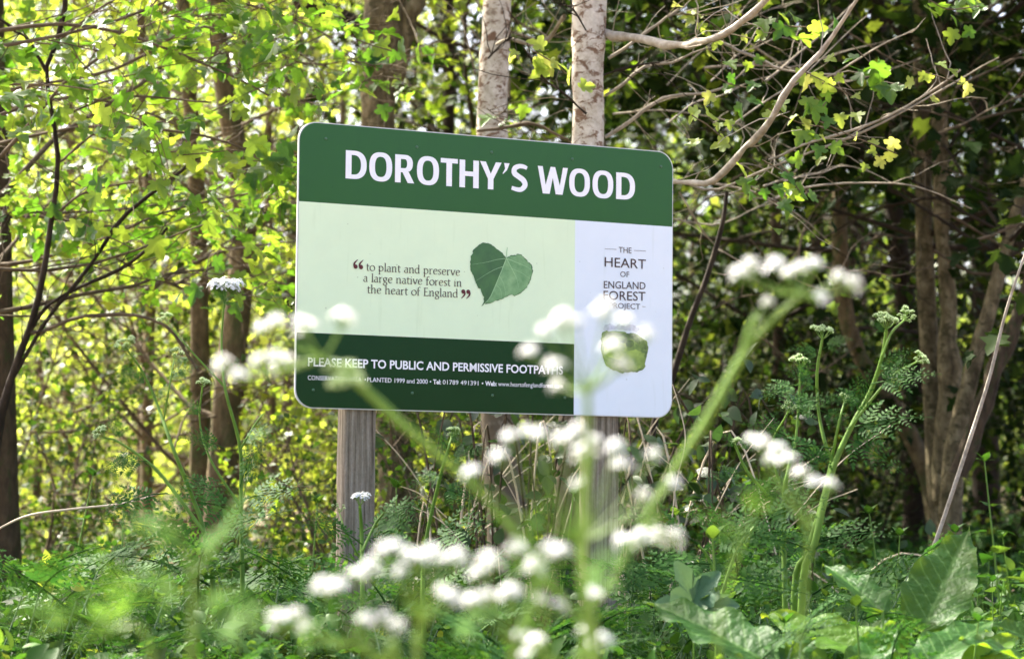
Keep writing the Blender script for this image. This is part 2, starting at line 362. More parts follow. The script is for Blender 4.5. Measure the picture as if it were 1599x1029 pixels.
def print_mat(name, col, rough=.22, noise=.05, spec=.5, bump=.0):
    m, t = new_mat(name); L = t.links.new
    tc = t.nodes.new('ShaderNodeTexCoord')
    nz = nd(t, 'ShaderNodeTexNoise', Scale=7.0, Detail=6.0, Roughness=.7); L(tc.outputs['Object'], nz.inputs['Vector'])
    a = tuple(c * (1 - noise) for c in col); b = tuple(min(1, c * (1 + noise)) for c in col)
    r = ramp(t, nz.outputs['Fac'], [(.3, a), (.7, b)])
    mpv = t.nodes.new('ShaderNodeMapping'); mpv.inputs['Scale'].default_value = (55, 5, 5); L(tc.outputs['Object'], mpv.inputs[0])
    st = nd(t, 'ShaderNodeTexNoise', Scale=1.0, Detail=3.0); L(mpv.outputs[0], st.inputs['Vector'])
    rs = ramp(t, st.outputs['Fac'], [(.60, (1, 1, 1)), (.78, (.92, .93, .90))])
    sp = nd(t, 'ShaderNodeTexVoronoi', Scale=22.0); L(tc.outputs['Object'], sp.inputs['Vector'])
    rp = ramp(t, sp.outputs['Distance'], [(.03, (.42, .42, .34)), (.05, (1, 1, 1))])
    mu = t.nodes.new('ShaderNodeMix'); mu.data_type = 'RGBA'; mu.blend_type = 'MULTIPLY'; mu.inputs['Factor'].default_value = 1; L(r.outputs[0], mu.inputs['A']); L(rs.outputs[0], mu.inputs['B'])
    mu2 = t.nodes.new('ShaderNodeMix'); mu2.data_type = 'RGBA'; mu2.blend_type = 'MULTIPLY'; mu2.inputs['Factor'].default_value = .6; L(mu.outputs['Result'], mu2.inputs['A']); L(rp.outputs[0], mu2.inputs['B'])
    bs = nd(t, 'ShaderNodeBsdfPrincipled'); L(mu2.outputs['Result'], bs.inputs['Base Color']); bs.inputs['Specular IOR Level'].default_value = spec
    rr = nd(t, 'ShaderNodeMapRange'); rr.inputs['To Min'].default_value = rough * .8; rr.inputs['To Max'].default_value = rough * 1.4; L(nz.outputs['Fac'], rr.inputs['Value']); L(rr.outputs[0], bs.inputs['Roughness'])
    bp = nd(t, 'ShaderNodeBump', Strength=.08, Distance=.004); L(nz.outputs['Fac'], bp.inputs['Height']); L(bp.outputs[0], bs.inputs['Normal'])
    o = t.nodes.new('ShaderNodeOutputMaterial'); L(bs.outputs[0], o.inputs[0]); return m
m_alu = plain('board_edge', (.55, .57, .56), .4, .5, .1, 50)
m_head = print_mat('header_green', (.016, .090, .006), .16, spec=.32)
m_foot = print_mat('footer_green', (.003, .036, .006), .18, spec=.2)
m_palegreen = print_mat('pale_green', (.70, .84, .57), .30, .03, spec=.4)
m_white = print_mat('panel_white', (.73, .80, .86), .30, .02, spec=.4)
m_letter = plain('white_lettering', (.84, .84, .86), .3, .5)
m_ink = plain('brown_ink', (.045, .022, .02), .4, .4)
m_red = plain('maroon_ink', (.09, .008, .01), .4, .4)

def rounded(w, h, r, corners='1111', n=8):
    """outline, counter clockwise, of the rectangle (x0,x1)x(y0,y1) with chosen corners rounded (BL BR TR TL)"""
    x0, x1 = w; y0, y1 = h; out = []
    for i, (cx, cy, a0) in enumerate(((x0 + r, y0 + r, pi), (x1 - r, y0 + r, 1.5 * pi), (x1 - r, y1 - r, 0), (x0 + r, y1 - r, .5 * pi))):
        if corners[i] == '1':
            for k in range(n + 1):
                a = a0 + k * pi / 2 / n; out.append((cx + r * cos(a), cy + r * sin(a)))
        else: out.append(((x0, y0), (x1, y0), (x1, y1), (x0, y1))[i])
    return out
def fill_mesh(name, loops, mat, z=0.0, thick=0.0):
    """2-D filled outlines (holes by winding) -> mesh through a curve"""
    cu = bpy.data.curves.new(name, 'CURVE'); cu.dimensions = '2D'; cu.fill_mode = 'BOTH'; cu.extrude = thick
    for lp in loops:
        sp = cu.splines.new('POLY'); sp.points.add(len(lp) - 1); sp.use_cyclic_u = True
        for i, (x, y) in enumerate(lp): sp.points[i].co = (x, y, 0, 1)
    o = bpy.data.objects.new(name, cu)
    me = bpy.data.meshes.new_from_object(o); bpy.data.objects.remove(o); bpy.data.curves.remove(cu)
    me.materials.clear(); me.materials.append(mat); me.name = name
    if z: me.transform(Matrix.Translation((0, 0, z)))
    return me
hw, hh = SW / 2, SH / 2
RC = .047
yb = (S(467, 316)[1] + S(1050.5, 353)[1]) / 2        # underside of the header
yf = (S(463, 520)[1] + S(896, 536)[1]) / 2           # top of the footer
xw = (S(899, 345)[0] + S(895, 648)[0]) / 2           # left edge of the white field
sobj('board', fill_mesh('board', [rounded((-hw, hw), (-hh, hh), RC)], m_alu, thick=.0035), -.0045)
e = .0025
sobj('header_panel', fill_mesh('header_panel', [rounded((-hw + e, hw - e), (yb, hh - e), RC, '0011')], m_head))
sobj('pale_green_panel', fill_mesh('pale_green_panel', [rounded((-hw + e, xw), (yf, yb), RC, '0000')], m_palegreen))
sobj('white_panel', fill_mesh('white_panel', [rounded((xw, hw - e), (-hh + e, yb), RC, '0100')], m_white))
sobj('footer_panel', fill_mesh('footer_panel', [rounded((-hw + e, xw), (-hh + e, yf), RC, '1000')], m_foot))

# --- title letters, drawn for this board
def sup(cx, cy, rx, ry, a0, a1, n, p=2.5):
    out = []
    for i in range(n + 1):
        a = radians(a0 + (a1 - a0) * i / n); c, s = cos(a), sin(a)
        out.append((cx + rx * math.copysign(abs(c) ** (2 / p), c), cy + ry * math.copysign(abs(s) ** (2 / p), s)))
    return out
st, sh_ = .225, .165       # stem and bar weights, cap height 1
def gO(w): return [sup(w / 2, .5, w / 2, .52, 0, 360, 40)[:-1], sup(w / 2, .5, w / 2 - st * .98, .36, 360, 0, 32)[:-1]]
def gD(w):
    r = w * .62
    return [[(0, 0)] + sup(w - r, .5, r, .5, -90, 90, 22, 2.4) + [(0, 1)], [(st, .155)] + [(st, .845)] + sup(w - r, .5, r - st * .98, .345, 90, -90, 18, 2.4)]
def gR(w):
    return [[(0, 0), (st, 0), (st, .37), (st + .07, .37), (w - .255, 0), (w, 0), (w - .235, .42)] + sup(w * .52, .69, w * .40, .31, -60, 90, 16, 2.3) + [(0, 1)],
            [(st, .52), (st, .845)] + sup(w * .48, .683, w * .44 - st, .163, 90, -90, 12, 2.4)]
def gT(w): c = w / 2; return [[(c - st / 2, 0), (c + st / 2, 0), (c + st / 2, 1 - sh_), (w, 1 - sh_), (w, 1), (0, 1), (0, 1 - sh_), (c - st / 2, 1 - sh_)]]
def gH(w): return [[(0, 0), (st, 0), (st, .42), (w - st, .42), (w - st, 0), (w, 0), (w, 1), (w - st, 1), (w - st, .59), (st, .59), (st, 1), (0, 1)]]
def gY(w): c = w / 2; return [[(c - st / 2, 0), (c + st / 2, 0), (c + st / 2, .38), (w, 1), (w - .235, 1), (c, .57), (.235, 1), (0, 1), (c - st / 2, .38)]]
def gA(w): return [[(0, .62), (.02, .60), (w * .62, .74), (w, 1.0), (w, 1.0), (w * .20, 1.0), (w * .35, .80)]]
def gW(w):
    k = .205; c = w / 2
    return [[(w * .17, 0), (w * .40, 0), (c, .60), (w * .60, 0), (w * .83, 0), (w, 1), (w - k, 1), (w * .735, .33), (c + k * .47, 1), (c - k * .47, 1), (w * .265, .33), (k, 1), (0, 1)]]
def sweep(pts, wid, n=40):
    p = spline(pts, n); wv = spline(np.array(wid)[:, None] if np.ndim(wid) == 1 else wid, n)[:, 0]
    t = nrm(np.gradient(p, axis=0)); nn = np.stack([-t[:, 1], t[:, 0]], 1)
    a = p + nn * wv[:, None] / 2; b = p - nn * wv[:, None] / 2
    return [tuple(x) for x in a] + [tuple(x) for x in b[::-1]]
def gS(w):
    c = [(w * .93, .875), (w * .72, .925), (w * .45, .925), (w * .20, .83), (w * .19, .66), (w * .45, .54), (w * .72, .42), (w * .82, .25), (w * .62, .09), (w * .35, .07), (w * .03, .12)]
    return [sweep(c, [.13, .155, .165, .20, .215, .20, .215, .21, .175, .16, .14])]
glyph = dict(D=gD, O=gO, R=gR, T=gT, H=gH, Y=gY, S=gS, W=gW); glyph["'"] = gA
z1 = lambda x: 440 + x / 4.4735
z2 = lambda x: 760 + x / 4.475
title = [('D', z1(445), z1(592)), ('O', z1(610), z1(770)), ('R', z1(790), z1(925)), ('O', z1(943), z1(1097)), ('T', z1(1108), z1(1228)), ('H', z1(1240), z1(1375)),
         ('Y', z1(1383), z2(102)), ("'", z2(110), z2(158)), ('S', z2(170), z2(288)), ('W', z2(355), z2(565)), ('O', z2(575), z2(720)), ('O', z2(738), z2(883)), ('D', z2(903), z2(1035))]
base_l = S(z1(447), 278.9); base_r = S(z2(905), 311.0); cap = S(z1(447), 234.8)[1] - base_l[1]
def title_base(u): return base_l[1] + (base_r[1] - base_l[1]) * (u - base_l[0]) / (base_r[0] - base_l[0])
for ch, xa, xb in title:
    ym = 257 + (xa - 540) * .0735
    u0 = S(xa, ym)[0]; u1 = S(xb, ym)[0]; w = (u1 - u0) / cap; yb0 = title_base((u0 + u1) / 2)
    loops = [[(u0 + x * cap, yb0 + y * cap) for x, y in lp] for lp in glyph[ch](w)]
    sobj('title_letter', fill_mesh('title_letter', loops, m_letter), .0012)

# --- small lettering set in the built-in face
def letters(text, pL, pR, capL, mat, bold=0.0, name='lettering', xh=None):
    """pL/pR: pixel of the left and right end of the baseline, capL: height of the tallest letters in pixels"""
    cu = bpy.data.curves.new(name, 'FONT'); cu.body = text; cu.size = 1.0; cu.offset = bold; cu.resolution_u = 3
    o = bpy.data.objects.new(name, cu); me = bpy.data.meshes.new_from_object(o); bpy.data.objects.remove(o)
    co = np.zeros(len(me.vertices) * 3); me.vertices.foreach_get('co', co); co = co.reshape(-1, 3)
    a = S(*pL); b = S(*pR); top = S(pL[0], pL[1] - capL)
    s_y = (top[1] - a[1]) / .70
    x = (co[:, 0] - co[:, 0].min()) / (co[:, 0].max() - co[:, 0].min())
    nv = np.stack([a[0] + x * (b[0] - a[0]), a[1] + (b[1] - a[1]) * x + co[:, 1] * s_y, np.zeros(len(co))], 1)
    me.vertices.foreach_set('co', nv.ravel()); me.update(); me.materials.clear(); me.materials.append(mat)
    return sobj(name, me, .0012, kind=None)
letters('PLEASE KEEP TO PUBLIC AND PERMISSIVE FOOTPATHS', (480.5, 571.3), (878.7, 584.6), 13.2, m_letter, .022)
for tx, xa, xb, bd in (('CONSERVATION AREA  \u2022', 480.3, 571, .0), ('PLANTED 1999 and 2000 \u2022', 573, 673, .004), ('Tel:', 676, 688.3, .03), ('01789 491391 \u2022', 691, 754.4, .0), ('Web:', 757.3, 775.3, .03),
                       ('www.heartofenglandforest.com', 777.6, 878.7, .0)):
    yy = lambda x: 593.0 + (x - 480) * (606.0 - 593.0) / 399
    letters(tx, (xa, yy(xa)), (xb, yy(xb)), 7.0, m_letter, bd)
zl = lambda x, y: (880 + x / 3.118, 340 + y / 3.118)
for tx, a, b, c in (('THE', (268, 170), (330, 174), 9), ('HEART', (199, 238), (400, 250), 15.0), ('OF', (275, 288), (319, 290), 8.6), ('ENGLAND', (195, 343), (398, 349), 11.3), ('FOREST', (193, 399), (398, 405), 14.2), ('PROJECT', (222, 440), (372, 446), 8.6)):
    letters(tx, zl(*a), zl(*b), c, m_ink, .002 if c > 10 else -.001)
def bar(a, b, w, mat, name='rule', z=.0012):
    A = Vector(S(*a)); B = Vector(S(*b)); d = (B - A).normalized(); n = Vector((-d.y, d.x)) * w / 2
    return sobj(name, fill_mesh(name, [[tuple(A - n), tuple(B - n), tuple(B + n), tuple(A + n)]], mat), z)
bar(zl(199, 152), zl(257, 155), .0010, m_ink); bar(zl(342, 160), zl(401, 163), .0010, m_ink)
bar(zl(196, 424), zl(212, 425), .0010, m_ink); bar(zl(382, 433), zl(398, 434), .0010, m_ink)

# --- the quotation, written with a broad nib
NIB = radians(28)
def nib_stroke(pts, n=14, lo=.045, hi=.098):
    p = spline(pts, n); t = nrm(np.gradient(p, axis=0))
    ang = np.arctan2(t[:, 1], t[:, 0]); w = lo + (hi - lo) * np.abs(np.sin(ang - NIB))
    nn = np.stack([-t[:, 1], t[:, 0]], 1)
    return np.concatenate([p + nn * w[:, None] / 2, (p - nn * w[:, None] / 2)[::-1]])
AR = lambda cx, cy, rx, ry, a, b, k=7: [(cx + rx * cos(radians(a + (b - a) * i / k)), cy + ry * sin(radians(a + (b - a) * i / k))) for i in range(k + 1)]
XH = .62
alpha = {   # strokes in units of ascender height; x-height .62
 't': (.34, [[(.13, .80), (.12, .3), (.14, .06), (.22, .0), (.32, .05)], [(0, .60), (.32, .60)]]),
 'o': (.56, [AR(.27, .31, .25, .31, 90, 270), AR(.27, .31, .25, .31, 90, -90)]),
 'p': (.58, [[(.10, .60), (.10, -.34)], AR(.24, .31, .25, .30, 150, -150, 10), [(0, .58), (.10, .62)], [(0, -.34), (.2, -.34)]]),
 'l': (.24, [[(.10, 1.0), (.10, .0)], [(0, .97), (.10, 1.0)], [(0, 0.01), (.22, .01)]]),
 'a': (.48, [[(.06, .52), (.2, .61), (.33, .56), (.35, .42), (.35, .08), (.44, .0)], AR(.2, .17, .17, .17, 80, 340, 8)]),
 'n': (.60, [[(.10, .60), (.10, .0)], [(0, .58), (.10, .61)], [(.10, .45), (.24, .60), (.38, .60), (.44, .45), (.44, .0)], [(.01, .01), (.2, .01)], [(.36, .01), (.54, .01)]]),
 'd': (.58, [[(.44, 1.0), (.44, .02)], AR(.26, .30, .24, .30, 30, 330, 10), [(.34, .97), (.44, 1.0)], [(.44, .02), (.54, .02)]]),
 'r': (.40, [[(.10, .60), (.10, .0)], [(0, .58), (.10, .61)], [(.10, .42), (.22, .58), (.36, .60)], [(.01, .01), (.22, .01)]]),
 'e': (.50, [[(.05, .33), (.42, .38), (.40, .55), (.26, .62), (.12, .55), (.04, .33), (.10, .08), (.26, .0), (.44, .10)]]),
 's': (.38, [[(.32, .56), (.18, .62), (.06, .52), (.10, .38), (.26, .27), (.31, .12), (.18, .0), (.02, .06)]]),
 'v': (.52, [[(.03, .60), (.25, .0)], [(.46, .60), (.25, .0)], [(0, .60), (.14, .60)], [(.38, .60), (.52, .60)]]),
 'g': (.50, [AR(.22, .42, .17, .19, 90, 450, 12), [(.12, .24), (.08, .14), (.3, .06), (.42, -.08), (.36, -.27), (.18, -.32), (.03, -.22), (.06, -.08), (.2, .0)], [(.34, .56), (.48, .60)]]),
 'i': (.24, [[(.10, .60), (.10, .0)], [(0, .58), (.10, .61)], [(0, .01), (.2, .01)], [(.08, .84), (.14, .80)]]),
 'f': (.34, [[(.36, .95), (.26, 1.0), (.15, .92), (.12, .7), (.12, .0)], [(0, .60), (.30, .60)], [(.02, .01), (.24, .01)]]),
 'h': (.60, [[(.10, 1.0), (.10, .0)], [(0, .97), (.10, 1.0)], [(.10, .45), (.24, .60), (.38, .60), (.44, .45), (.44, .0)], [(.01, .01), (.2, .01)], [(.36, .01), (.54, .01)]]),
 'E': (.56, [[(.12, .93), (.12, .0)], [(.02, .92), (.46, .92)], [(.12, .50), (.40, .50)], [(.02, .01), (.50, .01)], [(.50, .01), (.52, .12)]]),
 ' ': (.30, [])}
def script_line(text, pL, pR, asc_px):
    strokes = []; x = 0
    for ch in text:
        w, ss = alpha[ch]
        for s_ in ss: strokes.append(nib_stroke([(x + a, b) for a, b in s_]))
        x += w + .045
    a = S(*pL); b = S(*pR); k = S(pL[0], pL[1] - asc_px)[1] - a[1]; tw = x - .06
    mb = MB()
    for i, s_ in enumerate(strokes):
        n = len(s_) // 2; t = s_[:, 0] / tw
        v = np.stack([a[0] + t * (b[0] - a[0]), a[1] + (b[1] - a[1]) * t + s_[:, 1] * k, np.full(len(s_), (i % 5) * .00012)], 1)
        q = [(j, 2 * n - 1 - j, 2 * n - 2 - j, j + 1) for j in range(n - 1)]
        mb.add(v, q=q)
    sobj('lettering', mb.mesh('lettering', m_ink, False), .0012)
script_line('to plant and preserve', (571.7, 422.6), (718.0, 430.6), 13.2)
script_line('a large native forest in', (567.2, 439.8), (720.8, 447.8), 13.2)
script_line('the heart of England', (573.2, 457.6), (714.8, 464.6), 13.2)
def quote_mark(px, py, flip):
    u, v = S(px, py); h = .0215; s_ = -1 if flip else 1
    dot = [(u + .0058 * cos(a), v + .0058 * sin(a)) for a in np.linspace(0, 2 * pi, 14)[:-1]]
    tail = sweep([(u - s_ * .0045, v + s_ * .001), (u - s_ * .003, v + s_ * .009), (u + s_ * .006, v + s_ * .0185)], [.0045, .0045, .0012], 10)
    sobj('quotation_mark', fill_mesh('quotation_mark', [dot], m_red), .0012)
    sobj('quotation_mark', fill_mesh('quotation_mark', [tail], m_red), .0014)
for q in ((555.0, 416.5, 0), (563.5, 417.2, 0), (723.2, 455.4, 1), (731.0, 455.8, 1)): quote_mark(*q)

# --- the printed leaf
zk = lambda x, y: S(520 + x / 4.703, 360 + y / 4.703)
lo_ = [(1272, 203), (1235, 160), (1190, 125), (1150, 98), (1100, 89), (1065, 110), (1030, 140), (1018, 180), (1005, 230), (1008, 290), (1030, 330), (1045, 375), (1062, 412), (1085, 440), (1100, 480), (1108, 520), (1088, 558), (1120, 540), (1155, 535), (1200, 515), (1250, 500), (1290, 478), (1310, 470), (1330, 485), (1380, 460), (1425, 420), (1445, 370), (1465, 310), (1460, 260), (1440, 235), (1410, 205), (1385, 180), (1355, 172), (1340, 182), (1300, 183)]
def jag(loop, amp, k=4, seed=2):
    r = np.random.default_rng(seed); out = []
    for i in range(len(loop)):
        a = np.array(loop[i]); b = np.array(loop[(i + 1) % len(loop)])
        for j in range(k):
            q = a + (b - a) * j / k + (r.normal(0, amp, 2) if j % 2 else 0); out.append(tuple(q))
    return out
def leaf_print_mat(name, dark, light, sc):
    m, t = new_mat(name); L = t.links.new; tc = t.nodes.new('ShaderNodeTexCoord')
    nz = nd(t, 'ShaderNodeTexNoise', Scale=sc, Detail=7.0, Roughness=.65); L(tc.outputs['Object'], nz.inputs['Vector'])
    r = ramp(t, nz.outputs['Fac'], [(.32, dark), (.7, light)])
    bs = nd(t, 'ShaderNodeBsdfPrincipled', Roughness=.28); L(r.outputs[0], bs.inputs['Base Color'])
    o = t.nodes.new('ShaderNodeOutputMaterial'); L(bs.outputs[0], o.inputs[0]); return m
m_lf = leaf_print_mat('leaf_print', (.02, .085, .018), (.05, .16, .03), 20)
m_lf2 = leaf_print_mat('leaf_print_pale', (.08, .23, .07), (.24, .42, .18), 26)
m_vein = plain('leaf_print_vein', (.32, .52, .26), .3)
sobj('leaf_print', fill_mesh('leaf_print', [[zk(*p) for p in jag(lo_, 3.0)]], m_lf), .0010)
half = [(1272, 205), (1250, 260), (1220, 330), (1190, 400), (1155, 480), (1125, 532), (1155, 532), (1200, 512), (1250, 497), (1290, 475), (1310, 467), (1330, 481), (1378, 456), (1421, 417), (1441, 368), (1460, 310), (1455, 262), (1435, 238), (1405, 210), (1383, 186), (1355, 178), (1340, 188), (1300, 189)]
sobj('leaf_print', fill_mesh('leaf_print_half', [[zk(*p) for p in jag(half, 2.0, 4, 5)]], m_lf2), .0014)
def vein(pts, w0, w1):
    p = np.array([zk(*q) for q in pts]); sobj('leaf_vein', fill_mesh('leaf_vein', [sweep(p, [w0, (w0 + w1) / 2, w1][:max(2, min(3, len(p)))] if len(p) > 2 else [w0, w1], 12)], m_vein), .0018)
vein([(1278, 125), (1274, 165), (1272, 205)], .0016, .0022)
vein([(1272, 205), (1220, 335), (1155, 485), (1095, 552)], .0026, .0010)
vein([(1272, 205), (1310, 280), (1345, 350), (1362, 420)], .0020, .0006)
vein([(1272, 205), (1345, 235), (1415, 265), (1455, 290)], .0018, .0006)
vein([(1272, 205), (1200, 215), (1120, 235), (1020, 250)], .0012, .0004)
vein([(1248, 265), (1180, 290), (1110, 330), (1050, 370)], .0012, .0004)
vein([(1222, 335), (1250, 390), (1262, 440), (1265, 480)], .0012, .0005)
vein([(1195, 400), (1225, 430), (1235, 480), (1230, 500)], .0010, .0005)
vein([(1310, 280), (1380, 310), (1430, 345), (1445, 352)], .0010, .0005)

# --- the picture at the foot of the project logo
blob = [(188, 558), (250, 551), (300, 556), (350, 565), (405, 600), (411, 640), (400, 690), (390, 735), (360, 752), (330, 749), (290, 758), (240, 742), (205, 720), (190, 680), (180, 640), (183, 600)]
m_l1 = leaf_print_mat('logo_green', (.04, .10, .015), (.20, .30, .06), 60); m_l2 = leaf_print_mat('logo_dark', (.02, .05, .012), (.12, .20, .04), 90)
m_l3 = leaf_print_mat('logo_grey', (.35, .38, .45), (.66, .70, .80), 120); m_l4 = leaf_print_mat('logo_field', (.14, .24, .03), (.34, .46, .08), 40)
LG = lambda pts, seed=1, amp=2.5: [S(*zl(*p)) for p in jag(pts, amp, 4, seed)]
sobj('logo_picture', fill_mesh('logo_picture', [LG(blob, 3, 3.0)], m_l1), .0010)
sobj('logo_picture', fill_mesh('logo_band', [LG([(190, 560), (300, 560), (350, 570), (402, 602), (408, 640), (380, 640), (345, 600), (300, 580), (240, 578), (192, 590)], 4)], m_l2), .0013)
sobj('logo_picture', fill_mesh('logo_hill', [LG([(200, 620), (250, 600), (300, 610), (310, 650), (350, 640), (395, 660), (392, 720), (355, 742), (300, 740), (280, 700), (230, 680), (192, 660)], 6)], m_l4), .0015)
sobj('logo_picture', fill_mesh('logo_smoke', [LG([(195, 548), (200, 525), (225, 515), (250, 528), (270, 516), (300, 530), (320, 518), (350, 525), (372, 545), (350, 556), (300, 548), (250, 544)], 8, 3)], m_l3), .0012)
for a, b in (((190, 680), (215, 705)), ((205, 715), (235, 700)), ((225, 735), (262, 712)), ((262, 712), (305, 745)), ((200, 690), (262, 712)), ((240, 745), (250, 728))): bar(zl(*a), zl(*b), .0022, m_l2, 'logo_branch', .0019)
sobj('logo_picture', fill_mesh('logo_eye', [[S(*zl(322 + 20 * cos(a), 614 + 18 * sin(a))) for a in np.linspace(0, 2 * pi, 17)[:-1]]], m_l2), .0018)

# --- screws
def dome(r, h, k=12, rings=4):
    mb = MB(); v = [(r * cos(a * pi / 2) * cos(b), r * cos(a * pi / 2) * sin(b), h * sin(a * pi / 2)) for a in np.linspace(0, .92, rings) for b in np.arange(k) * 2 * pi / k] + [(0, 0, h)]
    q = [(i * k + j, i * k + (j + 1) % k, (i + 1) * k + (j + 1) % k, (i + 1) * k + j) for i in range(rings - 1) for j in range(k)]
    t = [((rings - 1) * k + j, (rings - 1) * k + (j + 1) % k, rings * k) for j in range(k)]
    mb.add(v, t=t, q=q); return mb
m_screw = plain('painted_screw', (.035, .11, .045), .3, .6)
sm = dome(.0042, .0022).mesh('screw', m_screw)
for x, y in ((508.8, 217), (651, 230), (767.5, 238), (893.6, 248.7), (1032, 260.5), (489, 609), (643.6, 613.8), (769, 617.3), (882, 621)):
    u, v = S(x, y); obj('screw', sm, sign, mat4=SMAT @ Matrix.Translation((u, v, .0004)))

# --- posts
def post_mesh(name, w, dpt, z0, z1, seed):
    r = np.random.default_rng(seed); n = 28; ch = .006
    sec = [(-w / 2 + ch, -dpt / 2), (0, -dpt / 2 - .0004), (w / 2 - ch, -dpt / 2), (w / 2, -dpt / 2 + ch), (w / 2, dpt / 2 - ch), (w / 2 - ch, dpt / 2), (-w / 2 + ch, dpt / 2), (-w / 2, dpt / 2 - ch), (-w / 2, -dpt / 2 + ch)]
    zs = np.linspace(z0, z1, n); k = len(sec); v = []
    for z in zs:
        for (x, y) in sec: v.append((x + r.normal(0, .0006), y + r.normal(0, .0006), z))
    q = [(i * k + j, i * k + (j + 1) % k, (i + 1) * k + (j + 1) % k, (i + 1) * k + j) for i in range(n - 1) for j in range(k)]
    m, t = new_mat('weathered_timber'); L = t.links.new; tc = t.nodes.new('ShaderNodeTexCoord')
    mp = t.nodes.new('ShaderNodeMapping'); mp.inputs['Scale'].default_value = (110, 110, 3.5); mp.inputs['Location'].default_value = (seed, 0, 0); L(tc.outputs['Object'], mp.inputs[0])
    nz = nd(t, 'ShaderNodeTexNoise', Scale=1.0, Detail=7.0, Roughness=.7); L(mp.outputs[0], nz.inputs['Vector'])
    mp2 = t.nodes.new('ShaderNodeMapping'); mp2.inputs['Scale'].default_value = (200, 200, 90); L(tc.outputs['Object'], mp2.inputs[0])
    n2 = nd(t, 'ShaderNodeTexNoise', Scale=1.0, Detail=4.0, Roughness=.8); L(mp2.outputs[0], n2.inputs['Vector'])
    n3 = nd(t, 'ShaderNodeTexNoise', Scale=5.0, Detail=3.0); L(tc.outputs['Object'], n3.inputs['Vector'])
    c = ramp(t, nz.outputs['Fac'], [(.28, (.075, .06, .042)), (.46, (.20, .165, .125)), (.62, (.30, .26, .21)), (.78, (.42, .38, .32))])
    wv = nd(t, 'ShaderNodeTexNoise', Scale=1.0, Detail=2.0); mpw = t.nodes.new('ShaderNodeMapping'); mpw.inputs['Scale'].default_value = (60, 60, .8); L(tc.outputs['Object'], mpw.inputs[0]); L(mpw.outputs[0], wv.inputs['Vector'])
    ck = ramp(t, wv.outputs['Fac'], [(.475, (1, 1, 1)), (.495, (.25, .22, .18)), (.505, (.25, .22, .18)), (.525, (1, 1, 1))])
    c2 = ramp(t, n2.outputs['Fac'], [(.3, (.7, .7, .7)), (.7, (1.2, 1.2, 1.2))]); c3 = ramp(t, n3.outputs['Fac'], [(.3, (.75, .82, .7)), (.7, (1.1, 1.05, 1))])
    mu = t.nodes.new('ShaderNodeMix'); mu.data_type = 'RGBA'; mu.blend_type = 'MULTIPLY'; mu.inputs['Factor'].default_value = .8; L(c.outputs[0], mu.inputs['A']); L(c2.outputs[0], mu.inputs['B'])
    mv = t.nodes.new('ShaderNodeMix'); mv.data_type = 'RGBA'; mv.blend_type = 'MULTIPLY'; mv.inputs['Factor'].default_value = .8; L(mu.outputs['Result'], mv.inputs['A']); L(c3.outputs[0], mv.inputs['B'])
    bs = nd(t, 'ShaderNodeBsdfPrincipled', Roughness=.85); mk = t.nodes.new('ShaderNodeMix'); mk.data_type = 'RGBA'; mk.blend_type = 'MULTIPLY'; mk.inputs['Factor'].default_value = .7; L(mv.outputs['Result'], mk.inputs['A']); L(ck.outputs[0], mk.inputs['B'])
    L(mk.outputs['Result'], bs.inputs['Base Color']); bs.inputs['Specular IOR Level'].default_value = .2
    bp = nd(t, 'ShaderNodeBump', Strength=.7, Distance=.003); L(nz.outputs['Fac'], bp.inputs['Height']); L(bp.outputs[0], bs.inputs['Normal'])
    o = t.nodes.new('ShaderNodeOutputMaterial'); L(bs.outputs[0], o.inputs[0])
    mb = MB(); mb.add(v, q=q, t=[((n - 1) * k, (n - 1) * k + j, (n - 1) * k + j + 1) for j in range(1, k - 1)]); me = mb.mesh(name, m, False); return me
for i, (xa, xb, dep) in enumerate(((541, 590, .055), (922, 970, .055))):
    ua = S(xa, 655)[0]; ub = S(xb, 655)[0]; uc = (ua + ub) / 2; w = ub - ua
    c = SO + SU * uc - SN * (.0085 + dep / 2)
    gz = G(c.x, c.y)
    obj('post', post_mesh('post', w, dep, gz - .4 , SO.z + hh - .09, 3 + i), sign, mat4=Matrix.Translation(Vector((c.x, c.y, 0)) - sign.location) @ Matrix.Rotation(TH, 4, 'Z'))

